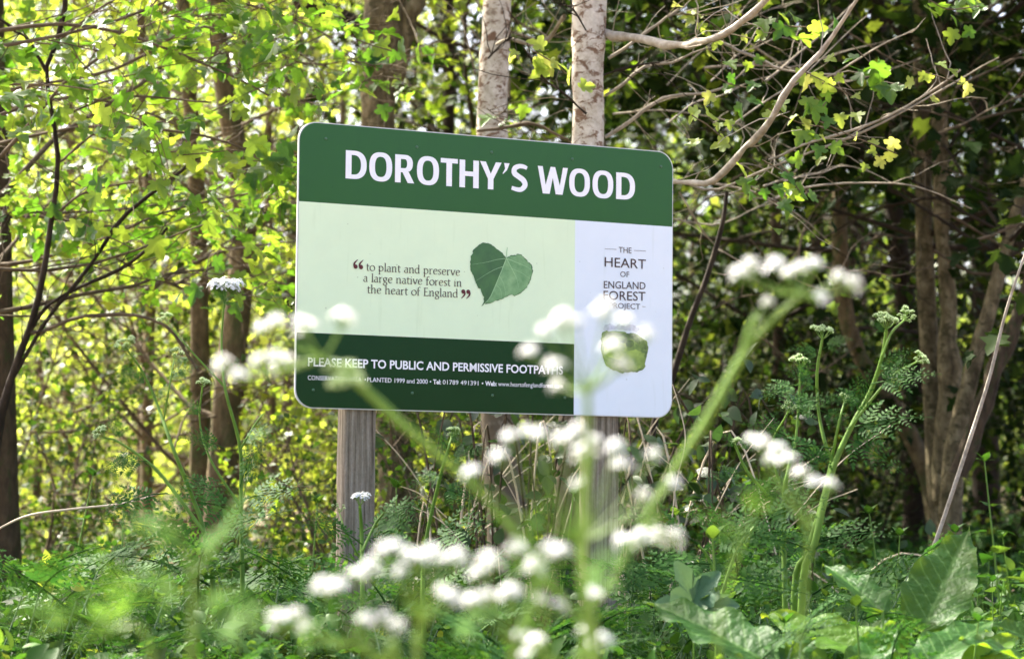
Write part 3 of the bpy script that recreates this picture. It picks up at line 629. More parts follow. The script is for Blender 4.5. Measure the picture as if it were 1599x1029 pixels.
# ================================================================== TREES
def tree_parts(root, r, trunk, trad, bark, leafm, tmpl=maple_far, n1=14, zr=(.2, .95), len1=(.9, 1.9), n2=5, n3=4, nl=5, leaf=.07,
               elev=(5, 40), twig=twig_m, extra=0, sides=8, crown=True, azs=None):
    """fills a tree: trunk tube, limbs, twigs (joined) and crown of leaves. trunk: (n,3) points relative to root"""
    tp = np.asarray(trunk, float); n = len(tp)
    # trunk gets a little unevenness
    v, q, uv = tubes(tp[None], trad[None], sides); v = v + r.normal(0, 1, v.shape) * np.repeat(trad, sides)[:, None] * .035
    mb = MB(); mb.add(v, q=q, uv=uv); obj('trunk', mb.mesh('trunk', bark), root)
    if n1 <= 0: return
    # limbs
    t1 = np.sort(r.uniform(zr[0], zr[1], n1)); fi = t1 * (n - 1); i0 = np.minimum(fi.astype(int), n - 2); ff = (fi - i0)[:, None]
    s1 = tp[i0] * (1 - ff) + tp[i0 + 1] * ff; rr = np.interp(fi, np.arange(n), trad)
    az = np.arange(n1) * 2.4 + r.uniform(0, .9, n1) if azs is None else r.uniform(radians(azs[0]), radians(azs[1]), n1)
    el = np.radians(r.uniform(elev[0], elev[1], n1))
    d1 = np.stack([np.cos(az) * np.cos(el), np.sin(az) * np.cos(el), np.sin(el)], 1)
    L1 = r.uniform(len1[0], len1[1], n1) * (1.15 - .5 * t1)
    p1 = grow(r, s1, d1, L1, 9, .13, .03)
    r1 = np.minimum(rr * .4, .0065 * L1 + .001)[:, None] * np.linspace(1, .22, 9)[None]
    mb = MB(); v, q, uv = tubes(p1, r1, 5); mb.add(v, q=q, uv=uv)
    def kids(p, rad, L, k, a, ln, npt, wander, lift, spread):
        B, m, _ = p.shape; bi = np.repeat(np.arange(B), k); t = r.uniform(a, 1.0, B * k) * (m - 1)
        i = np.minimum(t.astype(int), m - 2); f = (t - i)[:, None]
        s = p[bi, i] * (1 - f) + p[bi, i + 1] * f; d = nrm(p[bi, i + 1] - p[bi, i])
        d = nrm(d + r.normal(0, spread, d.shape) * np.array([1, 1, .6])); LL = L[bi] * r.uniform(ln[0], ln[1], B * k)
        pp = grow(r, s, d, LL, npt, wander, lift); rr_ = (rad[bi, i] * .42)[:, None] * np.linspace(1, .25, npt)[None]
        return pp, np.maximum(rr_, .0007), LL
    p2, r2, L2 = kids(p1, r1, L1, n2, .2, (.35, .7), 6, .16, .03, .75)
    v, q, uv = tubes(p2, r2, 4); mb.add(v, q=q, uv=uv)
    p3, r3, L3 = kids(p2, r2, L2, n3, .25, (.35, .75), 4, .2, .0, .8)
    v, q, uv = tubes(p3, r3, 3); mb.add(v, q=q, uv=uv)
    obj('branches', mb.mesh('branches', twig), root, kind='stuff')
    # leaves
    B, m, _ = p3.shape; bi = np.repeat(np.arange(B), nl); t = r.uniform(.15, 1.0, B * nl) * (m - 1); i = np.minimum(t.astype(int), m - 2); f = (t - i)[:, None]
    pos = p3[bi, i] * (1 - f) + p3[bi, i + 1] * f; d = nrm(p3[bi, i + 1] - p3[bi, i]) + r.normal(0, .7, (B * nl, 3)) + np.array([0, 0, -.25])
    nor = nrm(np.array([0, 0, 1.0]) + r.normal(0, .55, (B * nl, 3)))
    pos = pos + r.normal(0, leaf * .35, pos.shape)
    sz = leaf * r.uniform(.55, 1.2, B * nl)
    mb = MB(); place_leaves(mb, tmpl, pos, d, nor, sz)
    obj('crown', mb.mesh('crown', leafm), root, kind='stuff')

def px_trunk(pts, d, top=6.5, n=22, extend=True):
    """pts: (px,py,width px) from top to bottom at distance d (or a distance per point) -> world points/radii from the ground up"""
    dd = d if isinstance(d, (list, tuple)) else [d] * len(pts)
    q = [P(x, y, k) for (x, y, w), k in zip(pts, dd)]; rad = [w / 2 / F * k for (x, y, w), k in zip(pts, dd)]
    q = q[::-1]; rad = rad[::-1]
    b = q[0]; dirn = (q[1] - q[0]); dirn = dirn / max(dirn.z, .05)
    g = G(b.x, b.y) - .08
    if b.z > g + .05:
        nb = b - dirn * (b.z - g) * .6; q.insert(0, Vector((nb.x, nb.y, g))); rad.insert(0, rad[0] * 1.25)
    if extend and q[-1].z < top:
        dt = q[-1] - q[-2]; dt = dt / max(dt.z, .3); dt.x *= .5; dt.y *= .5
        z0 = q[-1].z
        for k in (1, 2, 3): q.append(q[-1] + dt * (top - z0) / 3); rad.append(rad[-1] * (.72))
    a = np.array([list(v) for v in q]); z = spline(np.hstack([a, np.array(rad)[:, None]]), n)
    return z[:, :3], np.abs(z[:, 3])

def hero_tree(name, label, cat, pts, d, bark, leafm, seed, top=6.5, group=None, **kw):
    tp, tr = px_trunk(pts, d, top)
    b = tp[0]; root = thing(name, label, cat, (b[0], b[1], b[2]), group)
    tree_parts(root, np.random.default_rng(seed), tp - b, tr, bark, leafm, **kw)
    return root

def limb(root, pts, d, mat, name='branch', n=14, k=6, seed=0, side=7):
    """an explicit branch, pts (px,py,width) with distances, world placed, as a part of root"""
    dd = d if isinstance(d, (list, tuple)) else [d] * len(pts)
    a = np.array([[*P(x, y, q), w / 2 / F * q] for (x, y, w), q in zip(pts, dd)]); s = spline(a, n)
    s[:, :3] += np.random.default_rng(seed + 7).normal(0, .35, (n, 3)) * s[:, 3:4] * .4
    lr = np.random.default_rng(seed + n * 3 + int(pts[0][0]) % 97)
    kink = np.interp(np.arange(n), np.arange(0, n + 2, 3), lr.normal(0, 1, len(np.arange(0, n + 2, 3))))
    s[1:-1, 2] += kink[1:-1] * s[1:-1, 3] * .9; s[:, 3] *= 1 + .12 * lr.normal(0, 1, n)
    v, q, uv = tubes((s[:, :3] - np.array(root.location))[None], np.maximum(np.abs(s[:, 3]), .0012)[None], k)
    mb = MB(); mb.add(v, q=q, uv=uv); obj(name, mb.mesh(name, mat), root)
    if side and s[:, 3].max() > .0025:          # fine side twigs with buds
        m = side; i = lr.integers(1, n - 1, m); st0 = s[i, :3]; d0 = nrm(s[np.minimum(i + 1, n - 1), :3] - s[i - 1, :3])
        d0 = nrm(d0 + lr.normal(0, .8, d0.shape)); p = grow(lr, st0, d0, lr.uniform(.08, .4, m), 6, .22, .02) - np.array(root.location)
        mb = MB(); v, q, uv = tubes(p, np.repeat(np.linspace(.0022, .0009, 6)[None], m, 0), 3); mb.add(v, q=q, uv=uv)
        obj('side_twigs', mb.mesh('side_twigs', mat), root, kind='stuff')
    return s[:, :3]

# --- hero trees (all named by what sets them apart)
HIGH = dict(zr=(.62, .98), n2=5, n3=4, nl=6, leaf=.075)
birch_a = hero_tree('pale_tree', 'pale barked slender tree rising behind the sign above the S of the title', 'tree', [(777, -20, 43), (772, 100, 46), (768, 210, 49), (780, 640, 58), (796, 850, 70)], 8.6, bark_pale, LM['mid'], 21, n1=12, len1=(1.2, 2.2), sides=14, **HIGH)
birch_b = hero_tree('pale_tree', 'whitest thick tree trunk with rusty bark patches above the word WOOD', 'tree', [(922, -20, 52), (918, 110, 51), (917, 225, 50), (897, 640, 50), (893, 860, 62)], 7.6, bark_pale, LM['mid'], 22, n1=12, len1=(1.2, 2.2), sides=14, **HIGH)
centre = hero_tree('forked_tree', 'dark forked tree with mottled brown bark behind the top edge of the sign', 'tree', [(602, -20, 64), (594, 100, 57), (590, 190, 52), (612, 650, 54), (622, 800, 60)], 10.5, bark_olive, LM['spring'], 23, n1=9, len1=(1.2, 2.4), zr=(.45, .98), n2=5, n3=4, nl=6, leaf=.075, sides=12)
limb(centre, [(612, 120, 34), (632, 60, 32), (655, -30, 30), (690, -160, 26)], 10.5, bark_olive, 'fork', k=10)
limb(centre, [(578, 62, 26), (530, 30, 30), (480, -10, 30), (420, -60, 26)], [10.5, 10.4, 10.2, 10], bark_dark, 'branch', k=8)
left_a = hero_tree('slim_tree', 'thinner straight brown trunk of the close pair left of the sign', 'tree', [(285, -20, 20), (296, 150, 24), (308, 300, 27), (312, 500, 30), (314, 760, 36)], 12.0, bark_warm, LM['lime'], 24, n1=20, len1=(1.0, 2.0), zr=(.07, .95), n2=5, n3=4, nl=6, leaf=.065)
left_b = hero_tree('slim_tree', 'thicker leaning brown trunk of the close pair left of the sign', 'tree', [(335, -20, 28), (352, 150, 32), (378, 290, 37), (376, 430, 40), (356, 600, 44), (346, 760, 50)], 11.5, bark_warm, LM['spring'], 25, n1=20, len1=(1.0, 2.0), zr=(.08, .95), n2=5, n3=4, nl=6, leaf=.065)
edge = hero_tree('dark_tree', 'dark brown trunk cut by the left border of the view', 'tree', [(-10, 100, 36), (-4, 300, 42), (0, 560, 46), (6, 870, 56)], 9.5, bark_brown, LM['spring'], 26, n1=10, len1=(1.0, 2.0), zr=(.35, .95), n2=5, n3=4, nl=4, leaf=.07)
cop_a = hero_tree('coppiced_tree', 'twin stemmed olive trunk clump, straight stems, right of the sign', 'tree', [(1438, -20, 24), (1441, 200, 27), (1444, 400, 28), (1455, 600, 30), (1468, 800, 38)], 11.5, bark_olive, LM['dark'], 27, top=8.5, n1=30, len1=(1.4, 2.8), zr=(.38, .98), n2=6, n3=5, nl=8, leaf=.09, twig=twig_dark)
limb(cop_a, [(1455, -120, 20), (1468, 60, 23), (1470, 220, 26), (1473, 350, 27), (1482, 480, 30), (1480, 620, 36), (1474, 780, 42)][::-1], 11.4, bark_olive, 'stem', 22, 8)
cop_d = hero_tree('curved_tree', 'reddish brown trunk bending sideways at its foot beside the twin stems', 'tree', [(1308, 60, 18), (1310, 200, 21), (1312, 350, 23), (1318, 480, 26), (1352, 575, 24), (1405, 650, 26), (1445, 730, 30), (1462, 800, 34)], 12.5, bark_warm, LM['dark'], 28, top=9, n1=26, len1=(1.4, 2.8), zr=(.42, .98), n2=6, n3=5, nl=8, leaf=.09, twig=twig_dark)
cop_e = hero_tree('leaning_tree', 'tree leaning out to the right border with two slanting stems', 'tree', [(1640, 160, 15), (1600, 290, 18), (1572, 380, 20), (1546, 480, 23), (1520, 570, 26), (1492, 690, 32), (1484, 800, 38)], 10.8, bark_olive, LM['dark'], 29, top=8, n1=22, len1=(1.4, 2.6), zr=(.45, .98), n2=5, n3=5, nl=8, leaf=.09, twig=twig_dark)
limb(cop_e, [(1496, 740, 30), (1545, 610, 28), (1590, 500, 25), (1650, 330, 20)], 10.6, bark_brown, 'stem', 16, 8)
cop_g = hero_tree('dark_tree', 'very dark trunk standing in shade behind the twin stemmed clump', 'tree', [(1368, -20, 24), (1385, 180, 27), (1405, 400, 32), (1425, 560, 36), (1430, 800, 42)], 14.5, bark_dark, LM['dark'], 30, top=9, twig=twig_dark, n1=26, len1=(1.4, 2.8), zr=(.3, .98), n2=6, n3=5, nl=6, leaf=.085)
for i, (pt, d, bk, lf, lab) in enumerate([
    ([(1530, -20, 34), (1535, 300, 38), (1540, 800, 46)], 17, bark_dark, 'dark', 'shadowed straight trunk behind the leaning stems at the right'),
    ([(420, 300, 12), (424, 600, 14), (428, 820, 18)], 18, bark_warm, 'lime', 'thin rusty sapling trunk just left of the sign post'),
    ([(110, 300, 14), (106, 600, 17), (104, 828, 22)], 20, bark_warm, 'lime', 'short reddish sunlit trunk standing on bare soil far left'),
    ([(64, 300, 12), (60, 650, 14), (58, 815, 18)], 22, bark_brown, 'spring', 'thin dark sapling trunk beyond the reddish trunk'),
    ([(222, 350, 13), (221, 600, 15), (220, 806, 18)], 21, bark_warm, 'lime', 'thin reddish trunk midway to the close pair of trunks'),
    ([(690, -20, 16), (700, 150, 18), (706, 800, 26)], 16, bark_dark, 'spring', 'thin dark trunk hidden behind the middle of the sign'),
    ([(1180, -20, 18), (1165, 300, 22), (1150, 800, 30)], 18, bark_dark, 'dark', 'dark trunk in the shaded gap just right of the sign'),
    ([(470, -20, 14), (455, 400, 18), (450, 800, 24)], 20, bark_brown, 'lime', 'brown trunk far behind the upper left corner of the sign')]):
    hero_tree('woodland_tree', lab, 'tree', pt, d, bk, LM[lf], 60 + i, top=9 if lf == 'dark' else 6.5, n1=30 if lf == 'dark' else 14, len1=(1.2, 2.4), zr=(.3, .97), n2=5, n3=4, nl=5, leaf=.085)

# --- the dark sapling at the far left with fanning limbs
sap = hero_tree('crooked_sapling', 'crooked thin dark sapling with fanning limbs in front of the sunlit leaves', 'sapling', [(104, -60, 7), (98, 40, 9), (72, 108, 7), (82, 180, 7), (91, 260, 8), (80, 345, 9), (66, 440, 10), (44, 520, 11), (18, 590, 12), (-8, 700, 16)], 7.8, bark_dark, LM['maple'], 31, top=2.8, n1=0)
for j, pl in enumerate([[(20, 590, 8), (70, 500, 7), (140, 415, 6), (195, 335, 7), (310, 245, 5)], [(18, 590, 7), (60, 490, 6), (130, 448, 5), (200, 410, 6), (262, 355, 4)], [(72, 110, 7), (40, 60, 5), (0, 30, 4)], [(80, 180, 6), (140, 160, 5), (210, 150, 4), (330, 160, 3)],
                        [(78, 345, 6), (130, 300, 4), (210, 285, 3)], [(90, 255, 5), (150, 205, 4), (230, 150, 3)], [(44, 520, 7), (140, 490, 6), (250, 500, 6), (310, 580, 5)], [(95, 60, 5), (150, 18, 4), (200, -10, 3)], [(0, 180, 6), (90, 155, 5), (200, 165, 4), (300, 210, 3)]]):
    limb(sap, pl, [7.8] * len(pl), bark_dark if j < 3 else twig_m, k=5, seed=j)

# --- leaf parts
leafmesh = {}
def leaf_mesh(key, tmpl, mat):
    if key not in leafmesh:
        mb = MB(); mb.add(tmpl[0], t=tmpl[1], uv=tmpl[2]); leafmesh[key] = mb.mesh(key, mat)
    return leafmesh[key]
def leaf_part(root, me, pos, d, n, s, name='leaf'):
    return obj(name, me, root, mat4=leaf_matrix(np.array(pos) - np.array(root.location), np.array(d), np.array(n), s))
lm_maple = leaf_mesh('leaf', maple, LM['maple']); lm_young = leaf_mesh('young_leaf', maple, LM['young'])
def spray(root, pts, d, r, nl, size, me, mat=twig_m, w=3, spread=.04, down=.55):
    """a twig with maple leaves hanging off it, each leaf a part"""
    line = limb(root, [(x, y, w) for x, y in pts], d, mat, 'twig', 9, 4, int(r.integers(999)))
    for i in range(nl):
        t = r.uniform(.1, 1) * 8; a = int(min(t, 7)); p = line[a] + (line[a + 1] - line[a]) * (t - a) + r.normal(0, spread, 3)
        dirn = np.array([r.normal(0, .6), r.normal(-.1, .5), -down + r.normal(0, .4)]); nn = np.array([r.normal(0, .5), -.75 + r.normal(0, .45), .55 + r.normal(0, .35)])
        leaf_part(root, me, p, dirn, nn, size * r.uniform(.65, 1.25))
maple_t = hero_tree('field_maple', 'young maple spreading large lobed green leaves over the upper left', 'tree', [(470, -140, 8), (430, -60, 10), (350, -200, 12)], 8.0, bark_brown, LM['maple'], 33, n1=0, top=1, extend=False) if False else None
mr = np.random.default_rng(77)
mroot_xy = P(-260, 900, 7.6)
maple_t = thing('field_maple', 'maple reaching in over the upper left with large lobed green leaves', 'tree', (mroot_xy.x, mroot_xy.y, G(mroot_xy.x, mroot_xy.y)))
mt = np.array([[0, 0, -.1], [.03, 0, .6], [-.02, .02, 1.3], [.05, 0, 2.1], [.1, .05, 3.2], [.1, .1, 4.6]])
tree_parts(maple_t, mr, spline(mt, 16), np.linspace(.06, .02, 16), bark_brown, LM['maple'], tmpl=maple, n1=12, zr=(.35, .97), len1=(1.3, 2.4), n2=5, n3=5, nl=7, leaf=.058, azs=(-80, 60))
for j, pl in enumerate([[(-240, 120), (-60, 60), (120, 40), (300, 90), (420, 150)], [(-240, 40), (0, -20), (200, -10), (400, 10), (520, 60)], [(-240, 260), (-40, 230), (150, 200), (330, 215), (430, 260)], [(-240, 420), (0, 420), (140, 380), (260, 330), (400, 300)], [(-240, 200), (0, 140), (180, 110), (320, 40), (470, 100), (560, 90)]]):
    ln = limb(maple_t, [(x, y, w) for (x, y), w in zip(pl, (9, 7, 6, 4, 3, 2))], 7.7 + .25 * j, twig_m, 'limb', 16, 5, j)
def near_cluster(n, x0, x1, y0, y1, d0, d1, root, r, size, me):
    for i in range(n):
        x, y = r.uniform(x0, x1), r.uniform(y0, y1); d = r.uniform(d0, d1)
        a = r.uniform(-60, 60); L_ = r.uniform(50, 110)
        spray(root, [(x, y), (x + L_ * .5, y + L_ * .25 * sin(a)), (x + L_, y + L_ * .5 * sin(a))], d, r, int(r.integers(5, 9)), size, me, w=2)
for (n, x0, x1, y0, y1) in ((9, 110, 420, 0, 120), (9, 180, 430, 110, 260), (5, 260, 480, 200, 330), (4, 0, 130, 10, 200), (5, 20, 250, 230, 420), (4, 420, 560, 20, 150), (4, 240, 380, 300, 430)):
    near_cluster(n, x0, x1, y0, y1, 7.4, 9.0, maple_t, mr, .060, lm_maple)

# --- branches and sprays of the whitest tree
W_ = 1.0
b1 = limb(birch_b, [(944, 50, 14), (990, 55, 14), (1060, 68, 15), (1110, 60, 13), (1160, 30, 12), (1215, -20, 10), (1260, -80, 8)], [7.6, 7.5, 7.3, 7.1, 7.0, 6.9, 6.9], branch_pale, 'branch', 22, 7)
b2 = limb(birch_b, [(930, 262, 9), (1000, 278, 9), (1055, 283, 9), (1105, 280, 10), (1150, 255, 11), (1190, 210, 11), (1235, 130, 10), (1290, 70, 8), (1345, -10, 6), (1400, -90, 5)], [7.5, 7.4, 7.3, 7.2, 7.1, 7.0, 6.9, 6.9, 6.8, 6.8], branch_pale, 'branch', 26, 7)
limb(birch_b, [(942, 118, 3), (985, 105, 3), (1030, 98, 2)], 7.5, bark_dark, 'twig', 8, 4)
limb(birch_b, [(915, 48, 3), (895, 15, 3), (872, 5, 2)], 7.4, bark_dark, 'twig', 8, 4)
limb(birch_b, [(916, 178, 4), (885, 150, 4), (850, 125, 4), (828, 90, 3), (815, 70, 2)], 7.4, bark_dark, 'twig', 10, 4)
limb(birch_a, [(882, 25, 8), (860, 55, 8), (830, 66, 7), (796, 62, 6), (775, 70, 5)][::-1], [8.5, 8.4, 8.4, 8.4, 8.3], twig_pale, 'branch', 12, 6)
limb(birch_a, [(745, 205, 4), (790, 205, 6), (830, 196, 6), (862, 205, 5), (888, 218, 4)], 8.0, twig_m, 'branch', 12, 5)
limb(birch_a, [(762, 92, 4), (780, 70, 3), (800, 58, 3)], 8.3, bark_dark, 'twig', 8, 4)
for pl in ([(1060, 283, 5), (1110, 298, 4), (1180, 275, 4), (1280, 235, 4), (1380, 190, 4), (1490, 130, 3), (1560, 90, 2)], [(1200, 250, 4), (1260, 225, 4), (1340, 200, 5), (1420, 165, 4), (1500, 110, 3)],
           [(1235, 130, 4), (1290, 120, 3), (1360, 80, 3), (1430, 45, 2)], [(1110, 60, 5), (1180, 90, 5), (1230, 110, 4), (1320, 120, 3)], [(950, 92, 5), (1010, 50, 5), (1060, 15, 4)], [(945, 150, 5), (1000, 110, 5), (1060, 95, 4), (1110, 75, 3)], [(945, 215, 6), (1000, 175, 6), (1060, 150, 5), (1130, 140, 4), (1180, 95, 3)]):
    limb(birch_b, pl, 7.6, twig_pale, 'branch', 16, 5, int(pl[0][0]))
sr = np.random.default_rng(5)
for (pts, n, dd, me, sz) in ([[(1330, 70), (1360, 100), (1390, 120)], 9, 7.0, lm_maple, .062], [[(1250, 110), (1290, 130), (1330, 150)], 7, 7.0, lm_young, .045], [[(1290, 160), (1270, 190), (1310, 210)], 8, 7.0, lm_maple, .055],
                             [[(1400, 95), (1440, 110), (1500, 130)], 7, 7.2, lm_young, .04], [[(1190, 250), (1225, 270), (1250, 300)], 6, 6.9, lm_maple, .05], [[(1080, 180), (1110, 200), (1140, 225)], 7, 6.9, lm_young, .045], [[(1180, 300), (1220, 320), (1250, 340)], 5, 7.3, lm_maple, .05],
                             [[(1200, 170), (1240, 190), (1290, 200)], 7, 7.1, lm_young, .045], [[(1280, 190), (1350, 220), (1400, 240)], 7, 7.2, lm_young, .04], [[(1450, 0), (1480, 15), (1530, 10)], 8, 7.3, lm_maple, .055],
                             [[(830, 80), (860, 95), (890, 120)], 9, 7.3, lm_young, .05], [[(1180, 20), (1230, 40), (1290, 40)], 8, 7.2, lm_maple, .055], [[(1100, 110), (1140, 130), (1180, 140)], 6, 7.4, lm_maple, .05], [[(1060, 20), (1100, 30), (1140, 60)], 7, 7.6, lm_young, .045]):
    spray(birch_b, pts, dd, sr, int(n * 1.4), sz * .95, me, w=2, spread=.035)
for (pts, n, dd) in ([[(545, 95), (575, 100), (600, 110)], 7, 8.4], [[(760, 170), (775, 180), (790, 172)], 3, 8.2], [[(560, 130), (590, 120), (625, 125)], 5, 8.8]):
    spray(birch_a, pts, dd, sr, n, .065, lm_maple, w=2, spread=.04)

# --- thin crossing boughs, lit along their upper side
tw = np.random.default_rng(909)
def boughs(root, n, x0, x1, y0, y1, d0, d1, mat, ang=(-35, 50), L=(120, 330), w=(2, 5)):
    for i in range(n):
        x, y, d = tw.uniform(x0, x1), tw.uniform(y0, y1), tw.uniform(d0, d1); a = radians(tw.uniform(*ang)); l_ = tw.uniform(*L); c = tw.uniform(-.3, .3) * l_; w_ = tw.uniform(*w)
        pts = [(x + l_ * t * cos(a) - c * 4 * t * (1 - t) * sin(a) + tw.normal(0, 4), y - l_ * t * sin(a) - c * 4 * t * (1 - t) * cos(a) + tw.normal(0, 4), w_ * (1.1 - .7 * t)) for t in (0, .25, .5, .75, 1)]
        limb(root, pts, [d + .15 * k for k in range(5)], mat, 'bough', 14, 4, i, side=4)
boughs(birch_b, 16, 950, 1200, 40, 330, 7.8, 9.5, twig_pale)
boughs(cop_a, 16, 1180, 1520, 20, 420, 9, 11.5, twig_m)
boughs(cop_d, 8, 1060, 1350, 350, 640, 10, 12, twig_m, L=(120, 260))
boughs(birch_a, 8, 640, 860, 0, 180, 8.6, 10.5, twig_m, ang=(30, 150), L=(80, 200))
boughs(left_b, 14, 60, 420, 60, 520, 9.5, 11.5, twig_m)
boughs(left_a, 12, 0, 420, 420, 720, 10, 12.5, twig_m, ang=(-30, 35))

# --- the mass of woodland behind: variants copied round, every tree with its own trunk, branches and crown
def variant(seed, H, leafm, bark, n1, nl, len1, zr, leaf, n2=5, n3=4, tr=.04, lean=.25):
    r = np.random.default_rng(seed); n = 14
    z = np.linspace(0, H, n); x = np.cumsum(r.normal(0, lean * .12, n)); y = np.cumsum(r.normal(0, lean * .12, n))
    root = thing('woodland_tree', 'x', 'tree', (0, 0, 0))
    tree_parts(root, r, np.stack([x - x[0], y - y[0], z - .1], 1), np.linspace(tr, tr * .25, n), bark, leafm, tmpl=kite, n1=n1, zr=zr, len1=len1, n2=n2, n3=n3, nl=nl, leaf=leaf, twig=twig_dark if seed > 110 else twig_m)
    return root
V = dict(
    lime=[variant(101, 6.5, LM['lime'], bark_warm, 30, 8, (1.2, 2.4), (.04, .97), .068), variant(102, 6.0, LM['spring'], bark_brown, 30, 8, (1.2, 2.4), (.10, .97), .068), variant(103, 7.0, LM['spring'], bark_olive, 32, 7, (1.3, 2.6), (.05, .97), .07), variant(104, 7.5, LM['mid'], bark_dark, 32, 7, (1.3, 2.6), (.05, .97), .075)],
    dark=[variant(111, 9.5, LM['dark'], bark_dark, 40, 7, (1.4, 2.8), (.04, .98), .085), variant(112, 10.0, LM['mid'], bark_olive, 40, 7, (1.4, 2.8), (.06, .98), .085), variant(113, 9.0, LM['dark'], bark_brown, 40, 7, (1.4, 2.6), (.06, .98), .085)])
LAB = dict(lime=('slender sunlit lime leaved tree', 'sunlit trees deep in the wood'),
           dark=('shaded deep green tree', 'shaded trees deep in the wood'))
used = {}
def whereabouts(x, y):
    px = 799.5 + F * x / max(y, .5)
    for lim, t in ((140, 'at the far left edge'), (285, 'left of the close pair of trunks'), (460, 'behind the close pair of trunks'), (640, 'behind the left end of the board'), (800, 'behind the middle of the board'),
                   (1050, 'behind the white end of the board'), (1290, 'in the dark gap beside the board'), (1500, 'behind the twin stemmed clump')):
        if px < lim: return t
    return 'by the right edge beyond the leaning stems'
def whereabouts_low(x, y):
    px = 799.5 + F * x / max(y, .5); a = 'front row' if y < 5.6 else 'back row'
    for lim, t in ((160, 'at the far left corner'), (320, 'under the leaning green stems'), (500, 'left of the first post'), (620, 'at the foot of the first post'), (790, 'below the footer lettering'), (900, 'between the two posts'), (1000, 'at the foot of the second post'),
                   (1180, 'right of the second post'), (1330, 'around the tall forking plant'), (1480, 'around the big upright dock leaf')):
        if px < lim: return a + ' ' + t
    return a + ' at the right border'
def put(kind, k, x, y, rz, s):
    src = V[kind][k]
    if (kind, k) in used: o = copy_tree(src)
    else: o = src; used[(kind, k)] = 1
    o.location = (x, y, G(x, y)); o.rotation_euler = (0, 0, rz); o.scale = (s, s, s)
    o['label'], o['group'] = LAB[kind]
    o['label'] += (', near row ' if y < 20 else ', middle row ' if y < 34 else ', farthest row ') + whereabouts(x, y) if y > 10 else ' added out of view to reflect in the glossy board'
tr_ = np.random.default_rng(404)
spots = []
for d in (13.5, 16, 19, 22.5, 27, 32, 38, 46, 55):
    hwid = d * .225 + 1.6; nn = int(2 * hwid / (1.9 + d * .03)) + 1
    for i in range(nn):
        x = -hwid + (i + .5) * 2 * hwid / nn + tr_.uniform(-.5, .5); y = d + tr_.uniform(-1.2, 1.2)
        spots.append((x, y))
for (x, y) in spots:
    u = x / y                                  # bright left and shaded right put into leaf colour as well as crowns
    if u < -.055 + tr_.normal(0, .03) or (y > 30 and tr_.random() < .4):  # bright leaved far trees also stand in for sun flecks on the right
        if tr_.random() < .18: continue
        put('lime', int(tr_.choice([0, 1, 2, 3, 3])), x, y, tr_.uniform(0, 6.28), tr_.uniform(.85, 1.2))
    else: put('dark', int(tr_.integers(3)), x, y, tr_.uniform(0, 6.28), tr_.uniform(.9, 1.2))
print('background trees', len(spots))
# tall trees added unseen outside the view so their crowns shade the bank
for k, (x, y, lf, h) in enumerate(((-3.1, 7.4, 'mid', 6.6), (-4.6, 12.5, 'spring', 8.5), (5.2, 10.5, 'dark', 8.2))):
    rt = thing('woodland_tree', 'unseen tall tree added to shade the bank, %s' % ('nearest at the left side', 'second at the left side', 'third at the left side', 'fourth at the left side', 'dark one at the right side')[k], 'tree', (x, y, G(x, y)))
    zz = np.linspace(-.1, h, 16); r_ = np.random.default_rng(700 + k)
    tree_parts(rt, r_, np.stack([.12 * np.sin(zz * .8 + k), .1 * np.cos(zz + k), zz], 1), np.linspace(.085, .02, 16), bark_brown, LM[lf], tmpl=kite, n1=26, zr=(.42, .98), len1=(1.8, 3.4), n2=6, n3=5, nl=7, leaf=.085, elev=(0, 35))
# trees added out of view to shape the reflection in the glossy board
for (x, y, s) in ((8.4, -2.9, .5), (10.5, -5, .6)):
    put('dark', int(tr_.integers(3)), x, y, tr_.uniform(0, 6), s)

# far-off wood that reads as one mass
fr_ = np.random.default_rng(9)
mb = MB(); N = 26000
yy = fr_.uniform(58, 80, N); xx = fr_.uniform(-.5, .5, N) * yy; zz = fr_.uniform(0, 1, N) ** .8 * (8 + 2.5 * np.sin(xx * .35)) + ground(xx, yy)
place_leaves(mb, kite, np.stack([xx, yy, zz], 1), fr_.normal(0, 1, (N, 3)), fr_.normal(0, 1, (N, 3)), fr_.uniform(.25, .55, N))
obj('distant_foliage', mb.mesh('distant_foliage', LM['spring']), kind='stuff')

